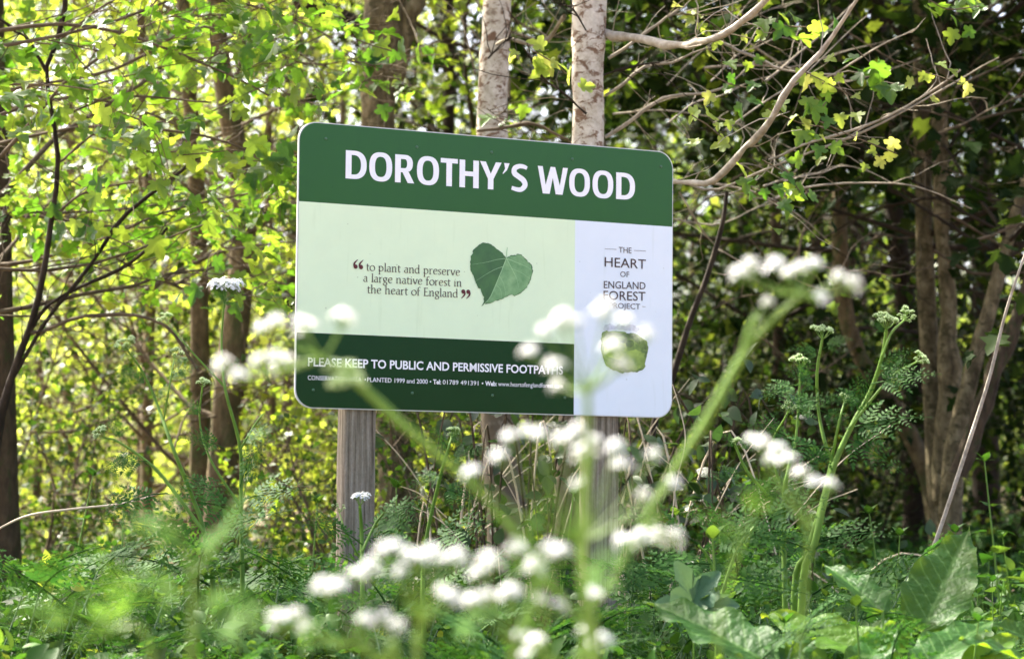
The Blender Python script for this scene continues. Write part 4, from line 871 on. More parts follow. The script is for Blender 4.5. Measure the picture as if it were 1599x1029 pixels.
# --- understorey bushes that close the wood down to the ground
def bush_variant(seed, H, leafm, twig, n1, nl, leaf, stems=4):
    r = np.random.default_rng(seed); root = thing('hazel_bush', 'x', 'bush', (0, 0, 0))
    S0 = np.stack([r.normal(0, .06, stems), r.normal(0, .06, stems), np.full(stems, -.05)], 1)
    D0 = np.stack([r.normal(0, .45, stems), r.normal(0, .45, stems), np.ones(stems)], 1)
    p = grow(r, S0, D0, r.uniform(.8, 1.1, stems) * H, 10, .10, .02)
    for j in range(stems):
        v, q, uv = tubes(p[j:j + 1], np.linspace(.018, .004, 10)[None], 5); mb = MB(); mb.add(v, q=q, uv=uv); obj('stem', mb.mesh('stem', twig), root)
    L = np.full(stems, H)
    def kids(p, L, k, a, ln, npt, r0, spread):
        B, m, _ = p.shape; bi = np.repeat(np.arange(B), k); t = r.uniform(a, 1.0, B * k) * (m - 1); i = np.minimum(t.astype(int), m - 2); f = (t - i)[:, None]
        s = p[bi, i] * (1 - f) + p[bi, i + 1] * f; d = nrm(nrm(p[bi, i + 1] - p[bi, i]) * .5 + r.normal(0, spread, (B * k, 3))); LL = L[bi] * r.uniform(ln[0], ln[1], B * k)
        return grow(r, s, d, LL, npt, .18, 0), LL
    p1, L1 = kids(p, L, n1, .05, (.2, .42), 6, .004, .8)
    mb = MB(); v, q, uv = tubes(p1, np.repeat(np.linspace(.006, .002, 6)[None], len(p1), 0), 3); mb.add(v, q=q, uv=uv)
    p2, L2 = kids(p1, L1, 4, .2, (.35, .7), 4, .002, .8); v, q, uv = tubes(p2, np.repeat(np.linspace(.003, .001, 4)[None], len(p2), 0), 3); mb.add(v, q=q, uv=uv)
    obj('branches', mb.mesh('branches', twig), root, kind='stuff')
    B, m, _ = p2.shape; bi = np.repeat(np.arange(B), nl); t = r.uniform(.1, 1.0, B * nl) * (m - 1); i = np.minimum(t.astype(int), m - 2); f = (t - i)[:, None]
    pos = p2[bi, i] * (1 - f) + p2[bi, i + 1] * f + r.normal(0, leaf * .4, (B * nl, 3)); pos[:, 2] = np.maximum(pos[:, 2], .03)
    mb = MB(); place_leaves(mb, kite, pos, r.normal(0, .8, pos.shape) + [0, 0, -.2], nrm(np.array([0, 0, 1.]) + r.normal(0, .6, pos.shape)), leaf * r.uniform(.55, 1.2, len(pos)))
    obj('crown', mb.mesh('crown', leafm), root, kind='stuff'); return root
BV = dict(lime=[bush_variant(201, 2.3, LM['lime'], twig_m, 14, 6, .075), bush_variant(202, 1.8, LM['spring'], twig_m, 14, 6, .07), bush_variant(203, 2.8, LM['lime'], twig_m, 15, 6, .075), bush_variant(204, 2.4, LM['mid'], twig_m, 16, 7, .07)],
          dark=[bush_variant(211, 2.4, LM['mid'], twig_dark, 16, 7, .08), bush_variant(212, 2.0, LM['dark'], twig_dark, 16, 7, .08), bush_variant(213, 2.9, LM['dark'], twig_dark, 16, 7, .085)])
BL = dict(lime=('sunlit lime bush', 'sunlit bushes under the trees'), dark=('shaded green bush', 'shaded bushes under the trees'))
usedb = {}
MIRROR = ((10.6, -.7, .95), (11.3, .8, .9), (10.0, -1.8, 1.15), (12.2, -1.9, 1.0), (9.3, 2.2, .8))  # bushes put out of view to shape what the board reflects
def put_bush(kind, k, x, y, rz, s):
    src = BV[kind][k]
    if (kind, k) in usedb: o = copy_tree(src)
    else: o = src; usedb[(kind, k)] = 1
    o.location = (x, y, G(x, y) - .02); o.rotation_euler = (0, 0, rz); o.scale = (s, s, s); o['label'], o['group'] = BL[kind]; o['label'] += (', near row ' if y < 18 else ', middle row ' if y < 28 else ', farthest row ') + whereabouts(x, y)
br_ = np.random.default_rng(505)
for d in (12.2, 14.5, 17.5, 21, 25, 30, 36, 43):
    hw_ = d * .215 + .8; nn = int(2 * hw_ / (1.5 + d * .02)) + 1
    for i in range(nn):
        x = -hw_ + (i + .5) * 2 * hw_ / nn + br_.uniform(-.5, .5); y = d + br_.uniform(-1, 1); u = x / y
        if d < 16 and u < -.02 and br_.random() < .5: continue
        if abs(x / y + .135) < .05 and d < 24: continue          # the open patch of bare soil
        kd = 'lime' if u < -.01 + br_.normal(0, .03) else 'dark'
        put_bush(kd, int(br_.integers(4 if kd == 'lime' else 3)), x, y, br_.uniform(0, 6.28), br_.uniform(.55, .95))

for (x, y, s_) in MIRROR:
    put_bush('lime', int(br_.integers(3)), x, y, br_.uniform(0, 6), s_)
for o in [o for o in COL.objects if o.name.startswith('hazel_bush') and o.location.y < 4]: o['label'] = 'sunlit round bush added out of view to reflect in the glossy board'; o['group'] = 'bushes added to reflect in the board'
# nearer bushes whose sharper leaves stand against the bright wood
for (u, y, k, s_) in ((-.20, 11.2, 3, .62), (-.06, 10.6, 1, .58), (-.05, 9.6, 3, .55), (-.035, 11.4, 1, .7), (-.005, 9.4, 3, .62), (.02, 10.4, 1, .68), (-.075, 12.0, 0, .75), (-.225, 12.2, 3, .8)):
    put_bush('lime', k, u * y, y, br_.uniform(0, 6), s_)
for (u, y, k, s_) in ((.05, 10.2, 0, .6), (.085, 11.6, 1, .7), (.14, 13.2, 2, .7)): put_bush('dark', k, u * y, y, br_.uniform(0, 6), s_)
# ================================================================== HERBS
# --- finely cut leaf of cow parsley, base at origin, along +Y, length 1
def frond_mesh(seed, npin=9, arch=.25, rich=1.0):
    r = np.random.default_rng(seed); mb = MB()
    ys = .20 + .80 * np.linspace(0, 1, npin) ** .85; axis = lambda y: np.array([0.02 * sin(4 * y), y, arch * (y - y * y * 1.1)])
    pl = np.array([axis(y) for y in np.linspace(0, 1, 7)])
    v, q, uv = tubes(pl[None], np.linspace(.012, .004, 7)[None], 3); mb.add(v, q=q)
    def blade(o, d, n, L_, w):
        d = nrm(d); x = nrm(np.cross(d, n)); z = np.cross(x, d)
        pts = [(0, 0, 0), (w * .5, .30, .03), (w * .24, .36, 0), (w * .44, .60, .02), (w * .18, .66, 0), (w * .2, .86, 0), (0, 1, -.05), (-w * .2, .86, 0), (-w * .18, .66, 0), (-w * .44, .60, .02), (-w * .24, .36, 0), (-w * .5, .30, .03)]
        P_ = np.array([o + L_ * (a * x + b * d + c * z) for a, b, c in pts])
        mb.add(P_, t=[(0, 1, 2), (0, 2, 10), (0, 10, 11), (2, 3, 4), (2, 4, 8), (2, 8, 10), (10, 8, 9), (4, 5, 6), (4, 6, 8), (8, 6, 7)])
    for i, y in enumerate(ys):
        Lp = .56 * (1.03 - y) ** 1.05 * r.uniform(.85, 1.1) + .02
        for s_ in (1, -1):
            if i == npin - 1 and s_ < 0: continue
            o = axis(y); up = np.array([0, -arch * .8 * y, 1.]); d = nrm(np.array([s_ * 1.0, .55 + .5 * y, .12 + r.normal(0, .12)]))
            if i == npin - 1: d = np.array([0, 1, -.2])
            m = max(2, int(7 * Lp / .5 * rich) + 1)
            for j in range(m):
                f = (j + .6) / (m + .3); q0 = o + d * Lp * f - up * .12 * Lp * f * f
                side = nrm(np.cross(d, up)); l2 = Lp * .27 * (1.1 - f) + .010
                for s2 in (1, -1): blade(q0, d * .75 + side * s2, up + r.normal(0, .2, 3), l2, .55)
            blade(o + d * Lp * .72 - up * .07 * Lp, d - up * .2, up, Lp * .30, .42)
    return mb
FR = [frond_mesh(i, 7 + i % 2, .22 + .08 * i).mesh('frond', LM['herb']) for i in range(4)]
FRN = [frond_mesh(i, 5, .45, .6).mesh('frond', LM['herb_near']) for i in range(2)]
# --- florets and umbellets
def floret(mb, c, n, r, s, petals=5):
    n = nrm(n); a = nrm(np.cross(n, [0.3, 0.2, 1.0])); b = np.cross(n, a)
    for k in range(petals):
        th = 2 * pi * k / petals + r.uniform(0, .5); d = a * cos(th) + b * sin(th); e_ = -a * sin(th) + b * cos(th)
        mb.add([c, c + s * (.62 * d + .36 * e_ + .16 * n), c + s * (1.0 * d + .06 * n), c + s * (.62 * d - .36 * e_ + .16 * n)], q=[(0, 3, 2, 1)])
def umbellet_mesh(seed, R=.011, nf=17, s=.0040, dome_=1.15, rays=True, mat=None):
    r = np.random.default_rng(seed); fl = MB(); st_ = []
    for k in range(nf):
        rad = R * math.sqrt((k + .4) / nf); th = k * 2.39996 + r.uniform(-.3, .3); h = dome_ * R * (1 - (rad / R) ** 2) + r.normal(0, .0008)
        p = np.array([rad * cos(th), rad * sin(th), h + R * .85]); n = np.array([1.3 * cos(th) * rad / R, 1.3 * sin(th) * rad / R, 1.])
        floret(fl, p, n, r, s * r.uniform(.8, 1.25)); st_.append([np.zeros(3), p * [.5, .5, .55], p])
    nq = sum(len(x) for x in fl.q)
    v, q, uv = tubes(np.array(st_), np.full((nf, 3), .00035), 3); fl.add(v, q=q)
    for p in [s3[2] for s3 in st_]:
        fl.add([p + [.0008, 0, .0006], p + [-.0005, .0007, .0006], p + [-.0005, -.0007, .0006], p + [0, 0, .0013]], t=[(0, 1, 3), (1, 2, 3), (2, 0, 3)])
    me = fl.mesh('umbellet', [petal_m, stem_m, anther_m], False)
    nt_ = len(np.concatenate(fl.t)); mi = np.zeros(len(me.polygons), np.int32); mi[:nt_] = 2; mi[nt_ + nq:] = 1; me.polygons.foreach_set('material_index', mi); return me
UMB = [umbellet_mesh(i, .0110 + .0016 * (i % 4), 15 + 2 * (i % 4), .0040, .6 + .25 * (i % 3)) for i in range(6)]
def budlet_mesh(seed, R=.006, nf=12):
    r = np.random.default_rng(seed); mb = MB(); st_ = []; w = []
    for k in range(nf):
        th = k * 2.4; rad = R * math.sqrt((k + .5) / nf); p = np.array([rad * cos(th), rad * sin(th), R * (1.1 - .7 * (rad / R) ** 2)]); st_.append([np.zeros(3), p * .5, p])
        s = r.uniform(.0011, .0017); o = [p + s * np.array(a) for a in ((1, 0, 0), (0, 1, 0), (-1, 0, 0), (0, -1, 0), (0, 0, 1.3), (0, 0, -1.))]
        mb.add(o, t=[(0, 1, 4), (1, 2, 4), (2, 3, 4), (3, 0, 4), (1, 0, 5), (2, 1, 5), (3, 2, 5), (0, 3, 5)])
    v, q, uv = tubes(np.array(st_), np.full((nf, 3), .0004), 3); mb.add(v, q=q)
    me = mb.mesh('budlet', [bud_m, stem_m]); nt_ = nf * 8; mi = np.zeros(len(me.polygons), np.int32); mi[nt_:] = 1; me.polygons.foreach_set('material_index', mi); return me
BUD = [budlet_mesh(i) for i in range(3)]
def align(pos, up, s, rz=0.0):
    q = Vector(up).normalized().to_track_quat('Z', 'Y'); return Matrix.Translation(Vector(pos)) @ q.to_matrix().to_4x4() @ Matrix.Rotation(rz, 4, 'Z') @ Matrix.Scale(s, 4)

def stem_part(root, pts3, rad, mat=stem_m, name='stem', n=None, k=6):
    a = np.hstack([np.array([list(p) for p in pts3]), np.array(rad)[:, None]]); s = spline(a, n or max(8, 4 * len(pts3)))
    v, q, uv = tubes((s[:, :3] - np.array(root.location))[None], np.maximum(np.abs(s[:, 3]), .0005)[None], k); mb = MB(); mb.add(v, q=q, uv=uv)
    obj(name, mb.mesh(name, mat), root); return s[:, :3]
def umbel(root, hub, heads, r, kind='open', us=1.0, ray=.0009):
    """rays from the hub to each head (world points), each head an umbellet"""
    hub = np.array(hub); loc = np.array(root.location); ln = []
    for h in heads:
        h = np.array(h); m = (hub + h) / 2 + np.array([0, 0, -.12]) * np.linalg.norm(h - hub) * .5; ln.append(spline([hub, m, h], 6) - loc)
    v, q, uv = tubes(np.array(ln), np.repeat(np.linspace(ray * 1.3, ray * .8, 6)[None], len(ln), 0), 4); mb = MB(); mb.add(v, q=q, uv=uv)
    # bracts at the hub
    um = obj('umbel', mb.mesh('umbel', stem_m), root); um['kind'] = 'thing' if False else 'stuff'
    del um['kind']
    for h in heads:
        h = np.array(h); up = nrm(nrm(h - hub) * .6 + np.array([0, 0, 1.0]) + r.normal(0, .18, 3))
        me = UMB[int(r.integers(6))] if kind == 'open' else BUD[int(r.integers(3))]
        obj('umbellet', me, um, mat4=align(h - loc - np.array(up) * (.010 if kind == 'open' else .002) * us, up, us * r.uniform(.75, 1.3), r.uniform(0, 6)))
def auto_umbel(root, tip, axis, r, kind, n=9, L=.035, us=.8):
    axis = nrm(axis); a = nrm(np.cross(axis, [.3, .9, .1])); b = np.cross(axis, a); heads = []
    for k in range(n):
        th = 2 * pi * k / n + r.uniform(-.25, .25); sp = r.uniform(.55, .95) if k else 0.1
        heads.append(np.array(tip) + L * r.uniform(.8, 1.1) * nrm(axis * (1.1 if kind == 'open' else .8) + sp * (a * cos(th) + b * sin(th))))
    umbel(root, tip, heads, r, kind, us, .0006)
def frond_part(root, pos, d, n, s, r, src=FR):
    return obj('frond', src[int(r.integers(len(src)))], root, mat4=leaf_matrix(np.array(pos) - np.array(root.location), np.array(d), np.array(n), s))
def pxdir(px, py, ang, d, out=0.0):
    """direction on the picture (degrees, 0 = right, 90 = up) with a share out towards (+) the viewer"""
    a = radians(ang); v = _r * cos(a) + _u * sin(a) - _f * out; return np.array(v)

def parsley(label, d, root_px, stems, fronds, seed, group=None, kind='bud', us=1.15):
    """stems: list of (points px,py,w ; umbel kind or None ; count ; ray length); fronds: (px,py,angle,length m,out)"""
    r = np.random.default_rng(seed); b = P(root_px[0], root_px[1], d); root = thing('cow_parsley', label, 'cow parsley', (b.x, b.y, G(b.x, b.y)), group)
    for pts, uk, n, L_ in stems:
        w3 = [P(x, y, d + r.normal(0, .02)) for x, y, w in pts]; rad = [w / 2 / F * d for x, y, w in pts]
        if pts[0][1] >= root_px[1] - 5: w3.insert(0, Vector((b.x + r.normal(0, .01), b.y + r.normal(0, .01), G(b.x, b.y) - .02))); rad.insert(0, rad[0] * 1.1)
        s = stem_part(root, w3, rad)
        if uk: auto_umbel(root, s[-1], nrm(s[-1] - s[-3]) + np.array([0, 0, .5]), r, uk, n, L_, us)
    for (x, y, a, L_, out) in fronds:
        p = P(x, y, d + r.normal(0, .02)); frond_part(root, p, pxdir(x, y, a, d, out), np.array([r.normal(0, .25), -.7, .7]), L_ * 1.15, r)
    return root

parsley('tall cow parsley left of the sign with a flat open white flower head on top', 5.7, (372, 960),
        [([(378, 960, 8), (376, 800, 7), (375, 700, 6), (352, 610, 5), (346, 540, 4), (350, 472, 3)], 'open', 14, .046), ([(375, 790, 5), (330, 720, 4), (312, 660, 3), (316, 605, 3)], 'bud', 6, .02),
         ([(352, 605, 4), (300, 550, 3), (262, 505, 2)], 'bud', 7, .022), ([(376, 700, 4), (400, 660, 3), (412, 645, 2)], None, 0, 0)],
        [(350, 700, 165, .10, .3), (376, 690, 20, .10, .3), (378, 780, 10, .16, .4), (376, 800, 170, .18, .3), (316, 650, 140, .06, .2), (375, 760, 60, .12, .2), (300, 560, 200, .05, .2), (350, 480, 60, .04, .1), (352, 470, 130, .04, .1)], 1)
parsley('leaning cow parsley with tight green bud cluster nodding over the bare soil', 5.6, (335, 950),
        [([(335, 950, 9), (318, 830, 8), (300, 775, 7), (270, 700, 6), (245, 630, 5), (222, 580, 4), (200, 548, 3)], 'bud', 11, .028), ([(318, 830, 6), (270, 765, 6), (235, 725, 5), (185, 690, 4), (165, 684, 3)], 'bud', 8, .028), ([(255, 660, 3), (265, 600, 3), (272, 560, 2)], 'bud', 5, .02)],
        [(262, 770, 200, .15, .3), (280, 740, 330, .13, .3), (240, 620, 20, .07, .2), (205, 565, 250, .06, .2), (190, 690, 100, .08, .3), (230, 720, 190, .10, .3), (232, 600, 150, .06, .2), (262, 590, 20, .07, .2), (320, 840, 20, .2, .4), (320, 860, 160, .22, .4), (200, 700, 250, .08, .2)], 2)
parsley('cow parsley with a few tiny white flowers standing in front of the sign post', 5.4, (565, 1020),
        [([(566, 1029, 9), (566, 940, 8), (565, 840, 7), (562, 790, 5)], 'open', 8, .030), ([(566, 860, 5), (585, 820, 4), (600, 800, 3)], 'bud', 6, .02), ([(566, 880, 4), (540, 830, 3), (530, 800, 2)], 'bud', 6, .02)],
        [(566, 830, 20, .16, .3), (566, 850, 160, .14, .3), (566, 900, 10, .18, .4), (566, 900, 190, .18, .4), (590, 820, 30, .12, .2)], 3, us=.62)
parsley('cow parsley with one feathery unopened tip below the pale green panel', 5.5, (662, 1029),
        [([(662, 1029, 9), (660, 930, 8), (664, 850, 7), (686, 750, 6), (700, 700, 4), (706, 680, 3)], 'bud', 9, .016)],
        [(706, 700, 60, .06, .2), (702, 705, 130, .07, .2), (700, 720, 20, .08, .2), (694, 740, 200, .08, .2), (686, 760, 340, .1, .2), (664, 850, 20, .18, .4), (664, 860, 170, .17, .4), (660, 930, 10, .18, .4)], 4)
parsley('tall forking cow parsley right of the sign with two rough green heads', 5.3, (1252, 935),
        [([(1252, 935, 13), (1272, 850, 12), (1298, 740, 11), (1330, 665, 9), (1360, 610, 8), (1378, 555, 6), (1384, 515, 5)], 'bud', 14, .034), ([(1240, 940, 11), (1262, 860, 10), (1285, 780, 9), (1300, 715, 7)], None, 0, 0),
         ([(1300, 720, 6), (1288, 690, 6), (1278, 640, 5), (1276, 580, 5), (1284, 530, 4)], 'bud', 12, .030), ([(1325, 670, 5), (1390, 590, 4), (1430, 566, 3)], 'bud', 6, .02), ([(1378, 555, 4), (1392, 520, 4), (1412, 500, 3)], 'bud', 10, .024),
         ([(1298, 720, 5), (1310, 660, 4), (1318, 630, 3)], 'bud', 5, .018)],
        [(1320, 670, 10, .16, .3), (1310, 680, 330, .14, .3), (1300, 700, 190, .16, .3), (1290, 690, 240, .10, .3), (1360, 600, 10, .13, .3), (1370, 590, 40, .09, .2), (1278, 620, 200, .10, .3), (1278, 610, 150, .09, .3), (1285, 545, 20, .06, .2), (1282, 555, 170, .07, .2),
         (1280, 640, 330, .08, .2), (1385, 520, 150, .05, .1), (1270, 850, 10, .16, .4), (1268, 860, 170, .17, .4), (1330, 650, 70, .1, .2), (1350, 620, 190, .09, .2)], 5)
parsley('upright cow parsley beside the forking one, its side shoots drooping', 5.35, (1226, 935),
        [([(1226, 935, 10), (1224, 850, 9), (1226, 760, 8), (1240, 700, 5), (1246, 650, 4), (1250, 575, 3)], 'bud', 10, .024), ([(1226, 780, 5), (1205, 700, 4), (1230, 645, 3)], 'bud', 6, .02), ([(1226, 800, 5), (1170, 740, 5), (1148, 695, 4)], 'bud', 4, .012)],
        [(1248, 600, 200, .09, .2), (1240, 690, 160, .12, .3), (1226, 760, 200, .14, .3), (1165, 740, 190, .09, .2), (1150, 700, 30, .06, .2), (1150, 700, 140, .06, .2), (1180, 750, 340, .12, .3), (1226, 830, 190, .17, .4), (1226, 830, 350, .16, .4), (1240, 650, 30, .09, .2), (1248, 590, 60, .06, .2)], 6)
parsley('feathery cow parsley leaves at the lower right of the white panel', 5.2, (1120, 960),
        [([(1120, 960, 8), (1110, 880, 6), (1090, 850, 4)], None, 0, 0), ([(1120, 950, 7), (1150, 860, 5), (1180, 820, 4)], None, 0, 0)],
        [(1090, 850, 160, .17, .2), (1100, 860, 30, .18, .2), (1180, 820, 20, .17, .2), (1150, 850, 150, .16, .3), (1110, 880, 190, .18, .4), (1130, 900, 350, .18, .4)], 7)

# --- out of focus cow parsley close to the lens
def near_parsley(label, d, umbels, stems, seed, fronds=(), uscale=1.0):
    """umbels: (hub px,py, [head px,py ...]); stems: list of polylines (px,py,w) ending below the frame, carried on to the ground"""
    r = np.random.default_rng(seed); lowest = max((s for s in stems), key=lambda s: s[0][1])[0]
    b = P(lowest[0], lowest[1], d); bx = b.x; by = b.y
    root = thing('cow_parsley', label, 'cow parsley', (bx, by, G(bx, by)))
    for pts in stems:
        w3 = [P(x, y, d) for x, y, w in pts]; rad = [w / 2 / F * d for x, y, w in pts]
        if pts[0][1] > 980:
            w3.insert(0, Vector((bx, by, G(bx, by) - .03))); rad.insert(0, rad[0] * 1.2); w3.insert(1, Vector(((bx + w3[1].x) / 2, by, (G(bx, by) + w3[1].z) / 2))); rad.insert(1, rad[1])
        stem_part(root, w3, rad, n=28, k=8)
    for (hx, hy, heads) in umbels:
        hub = P(hx, hy, d); hs = [P(x, y, d + r.uniform(-.025, .025)) for x, y in heads]
        umbel(root, hub, hs, r, 'bud' if hy == 596 else 'open', uscale * (1.5 if hy == 596 else .66), .0008)
    for (x, y, a, L_, out) in fronds: frond_part(root, P(x, y, d), pxdir(x, y, a, d, out), np.array([r.normal(0, .25), -.5, .8]), L_, r, FRN)
    return root
near_parsley('blurred cow parsley on a thick lime stalk, its white heads against the dark wood', 2.15,
    [(1250, 462, [(1156, 434), (1174, 427), (1212, 418), (1232, 428), (1250, 420), (1272, 416), (1308, 436), (1328, 448), (1280, 468)]), (1186, 488, [(1200, 470)]), (1030, 800, [(975, 848), (1005, 843), (1030, 842), (990, 850), (1048, 848)])],
    [[(905, 1040, 5), (960, 900, 6), (1030, 770, 9), (1100, 660, 13), (1160, 555, 12), (1200, 505, 8), (1250, 462, 7)], [(1162, 552, 11), (1170, 515, 9), (1186, 488, 8)], [(1020, 790, 8), (1030, 800, 7)]], 41)
near_parsley('blurred cow parsley slanting across the footer, white heads beyond the left edge of the board', 2.05,
    [(505, 560, [(350, 575), (372, 590), (408, 512), (432, 505), (466, 500), (478, 515), (430, 560), (446, 575), (405, 565), (535, 505)]), (545, 596, [(520, 575), (545, 580), (560, 596), (530, 600)])],
    [[(920, 1040, 8), (850, 900, 8), (770, 790, 9), (690, 715, 12), (620, 655, 13), (560, 600, 11), (505, 560, 6)]], 42)
near_parsley('blurred cow parsley rising straight in front of the white panel, flower rays spread like spokes', 1.85,
    [(918, 612, [(850, 518), (880, 508), (898, 500), (826, 550), (866, 580), (944, 494), (975, 500), (1008, 525), (958, 544), (972, 570), (870, 602)])],
    [[(915, 1040, 9), (912, 900, 9), (917, 750, 11), (918, 612, 9)]], 43)
near_parsley('blurred cow parsley with a wide white head hiding the foot of the right post', 1.95,
    [(905, 850, [(738, 740), (780, 716), (796, 684), (822, 672), (842, 680), (878, 692), (902, 684), (928, 690), (912, 720), (962, 700), (1020, 714), (972, 732), (1005, 775), (1052, 755), (905, 757)])],
    [[(930, 1040, 14), (915, 940, 14), (905, 850, 12)]], 44)
near_parsley('blurred cow parsley with the largest mass of white flowers at the bottom of the view', 1.9,
    [(560, 1010, [(440, 978), (462, 962), (478, 980), (508, 928), (530, 918), (556, 900), (578, 898), (572, 972), (600, 966), (618, 984)]),
     (655, 980, [(600, 862), (618, 850), (640, 868), (655, 885), (625, 890), (690, 872), (712, 880), (675, 866), (690, 930), (705, 940)]),
     (800, 1010, [(742, 895), (764, 892), (806, 866), (762, 942), (740, 948), (798, 935), (836, 902), (858, 864), (878, 868), (846, 938), (872, 950)])],
    [[(620, 1045, 12), (600, 1030, 12), (560, 1010, 10)], [(650, 1045, 12), (652, 1010, 11), (655, 980, 9)], [(800, 1045, 12), (800, 1030, 12), (800, 1010, 10)]], 45)
near_parsley('blurred cow parsley spray hanging left of the tall forking plant', 2.2,
    [(1262, 830, [(1172, 682), (1190, 695), (1215, 702), (1228, 725), (1250, 740), (1272, 752), (1295, 760), (1205, 720)])],
    [[(1248, 1045, 4), (1258, 930, 4), (1262, 830, 4)]], 46)
near_parsley('blurred cow parsley tips with small white heads at the very bottom', 2.0,
    [(905, 1045, [(925, 935), (915, 985), (945, 1000), (812, 995), (838, 1010), (935, 1012), (820, 1020)])],
    [[(905, 1060, 12), (905, 1045, 11)]], 47)
near_parsley('blurred young cow parsley with pale feathery leaves at the lower left', 1.75, [],
    [[(300, 1040, 10), (300, 930, 9), (290, 860, 8), (260, 800, 6)], [(300, 900, 7), (350, 830, 8), (360, 800, 6)], [(240, 1040, 10), (160, 980, 8)]], 48,
    fronds=[(265, 810, 200, .045, .3), (262, 800, 60, .04, .3), (300, 860, 20, .06, .3), (350, 830, 50, .05, .2), (290, 850, 170, .055, .2), (200, 1000, 160, .09, .3), (180, 990, 100, .07, .3), (300, 930, 340, .07, .3), (330, 990, 10, .07, .3), (120, 980, 170, .06, .2), (300, 920, 190, .07, .4)])
near_parsley('blurred yellowish cow parsley leaves under the wide white head', 1.7, [],
    [[(1120, 1045, 6), (1140, 900, 5), (1175, 800, 4)], [(860, 1045, 6), (850, 950, 5), (830, 830, 4)]], 49,
    fronds=[(1172, 810, 70, .04, .2), (1160, 850, 150, .05, .2), (832, 840, 70, .035, .2), (835, 860, 140, .045, .2), (905, 930, 40, .07, .2), (880, 920, 160, .07, .2), (470, 1029, 60, .05, .2), (700, 1000, 30, .06, .3)])

# --- leafy cow parsley clumps that make the foreground bank
def clump_variant(seed, nf, H):
    r = np.random.default_rng(seed); root = thing('cow_parsley', 'x', 'cow parsley', (0, 0, 0))
    for k in range(nf):
        az = k * 2.4 + r.uniform(-.4, .4); el = radians(r.uniform(35, 75)); L_ = H * r.uniform(.6, .98)
        d = np.array([cos(az) * cos(el), sin(az) * cos(el), sin(el)]); p = np.array([0, 0, 0]) + d * L_
        stem_part(root, [(0, 0, -.02), tuple(d * L_ * .5 + [0, 0, .02]), tuple(p)], [.0028, .0022, .0016], stem_dull, 'stalk', 6, 5)
        dd = nrm(np.array([cos(az), sin(az), .35 + r.normal(0, .2)])); frond_part(root, p, dd, np.array([0, 0, 1.]) + r.normal(0, .2, 3), r.uniform(.16, .26), r)
    return root
CL = [clump_variant(300 + i, 8, .48 + .03 * i) for i in range(4)]
# --- nettles
lm_nettle = leaf_mesh('nettle_leaf', nettle_leaf, LM['nettle'])
def nettle_variant(seed, H):
    r = np.random.default_rng(seed); root = thing('nettle', 'x', 'nettle', (0, 0, 0)); lean = r.normal(0, .05, 2)
    pts = [(0, 0, -.02), (lean[0] * .5, lean[1] * .5, H * .5), (lean[0], lean[1], H)]
    s = stem_part(root, pts, [.003, .0026, .0014], stem_m, 'stem', 12, 5)
    m = int(H / .055); a0 = r.uniform(0, 3)
    for i in range(2, m + 1):
        z = i / m; p = s[min(11, int(z * 11))]; sz = .085 * (1.15 - z ** 2.2) * r.uniform(.85, 1.1)
        if z < .3: sz *= .6
        for s_ in (0, pi):
            az = a0 + (i % 2) * pi / 2 + s_ + r.normal(0, .15); d = np.array([cos(az), sin(az), .25 - .55 * (1 - z) + r.normal(0, .12)])
            leaf_part(root, lm_nettle, np.array(p) + nrm(d) * .012, d, np.array([0, 0, 1.]) + r.normal(0, .15, 3), sz)
    for k in range(3):
        az = a0 + k * 2.1; leaf_part(root, lm_nettle, s[-1], np.array([cos(az), sin(az), 1.1]), np.array([-cos(az), -sin(az), 1.]), .03)
    return root
NV = [nettle_variant(320 + i, .42 + .035 * i) for i in range(4)]
placed = set()
def scatter(variants, spots, label, group, tall=1.0):
    r = np.random.default_rng(len(spots))
    for (x, y, s) in spots:
        k = int(r.integers(len(variants))); src = variants[k]
        if id(src) in placed: o = copy_tree(src)
        else: o = src; placed.add(id(src))
        o.location = (x, y, G(x, y)); o.rotation_euler = (r.normal(0, .05), r.normal(0, .05), r.uniform(0, 6.28)); o.scale = (s, s, s); o['label'] = label + ', ' + whereabouts_low(x, y); o['group'] = group
hr = np.random.default_rng(616)
sp1 = []
for i in range(64):
    y = hr.uniform(4.3, 7.0) if i % 3 else hr.uniform(5.4, 6.1); x = y * hr.uniform(-.225, .17); s = 1.0 + (.10 if y > 5.3 else -.08) + hr.uniform(-.12, .08)
    if x / y < -.1: s *= .97
    sp1.append((x, y, s))
scatter(CL, sp1, 'low ferny cow parsley without flowers', 'leafy cow parsley clumps in the bank')
sp2 = [(hr.uniform(-.22, .23) * y, y, hr.uniform(.8, 1.15)) for y in hr.uniform(5.6, 9.5, 70)] + [(hr.uniform(.08, .225) * y, y, hr.uniform(.85, 1.2)) for y in hr.uniform(4.6, 9.0, 60)]
scatter(NV, sp2, 'nettle with toothed paired leaves', 'nettles in the bank')
sp3 = [(u * y, y, s_) for u, y, s_ in ((-.045, 6.9, 1.5), (-.02, 7.4, 1.6), (.015, 6.8, 1.45), (.075, 7.0, 1.5), (.10, 7.6, 1.6), (-.085, 7.3, 1.5), (-.16, 7.0, 1.4), (-.19, 7.6, 1.5), (-.12, 7.8, 1.5), (.16, 7.4, 1.5), (.19, 7.0, 1.4), (.205, 7.8, 1.55))]
scatter(NV, sp3, 'taller nettle standing above the rest', 'tall nettles behind the board')
# two nettles that stand clear
for (px, py, d, lab, s) in ((1150, 840, 5.0, 'bright tipped nettle standing clear in front of the dark bramble', 1.0), (1368, 945, 4.7, 'small pale topped nettle in front of the dock leaves', .95)):
    o = copy_tree(NV[1]); p = P(px, py, d); h = p.z - G(p.x, p.y); o.location = (p.x, p.y, G(p.x, p.y)); k = h / .455; o.scale = (k, k, k); o.rotation_euler = (0, 0, 1.1); o['label'] = lab
    if 'group' in o: del o['group']

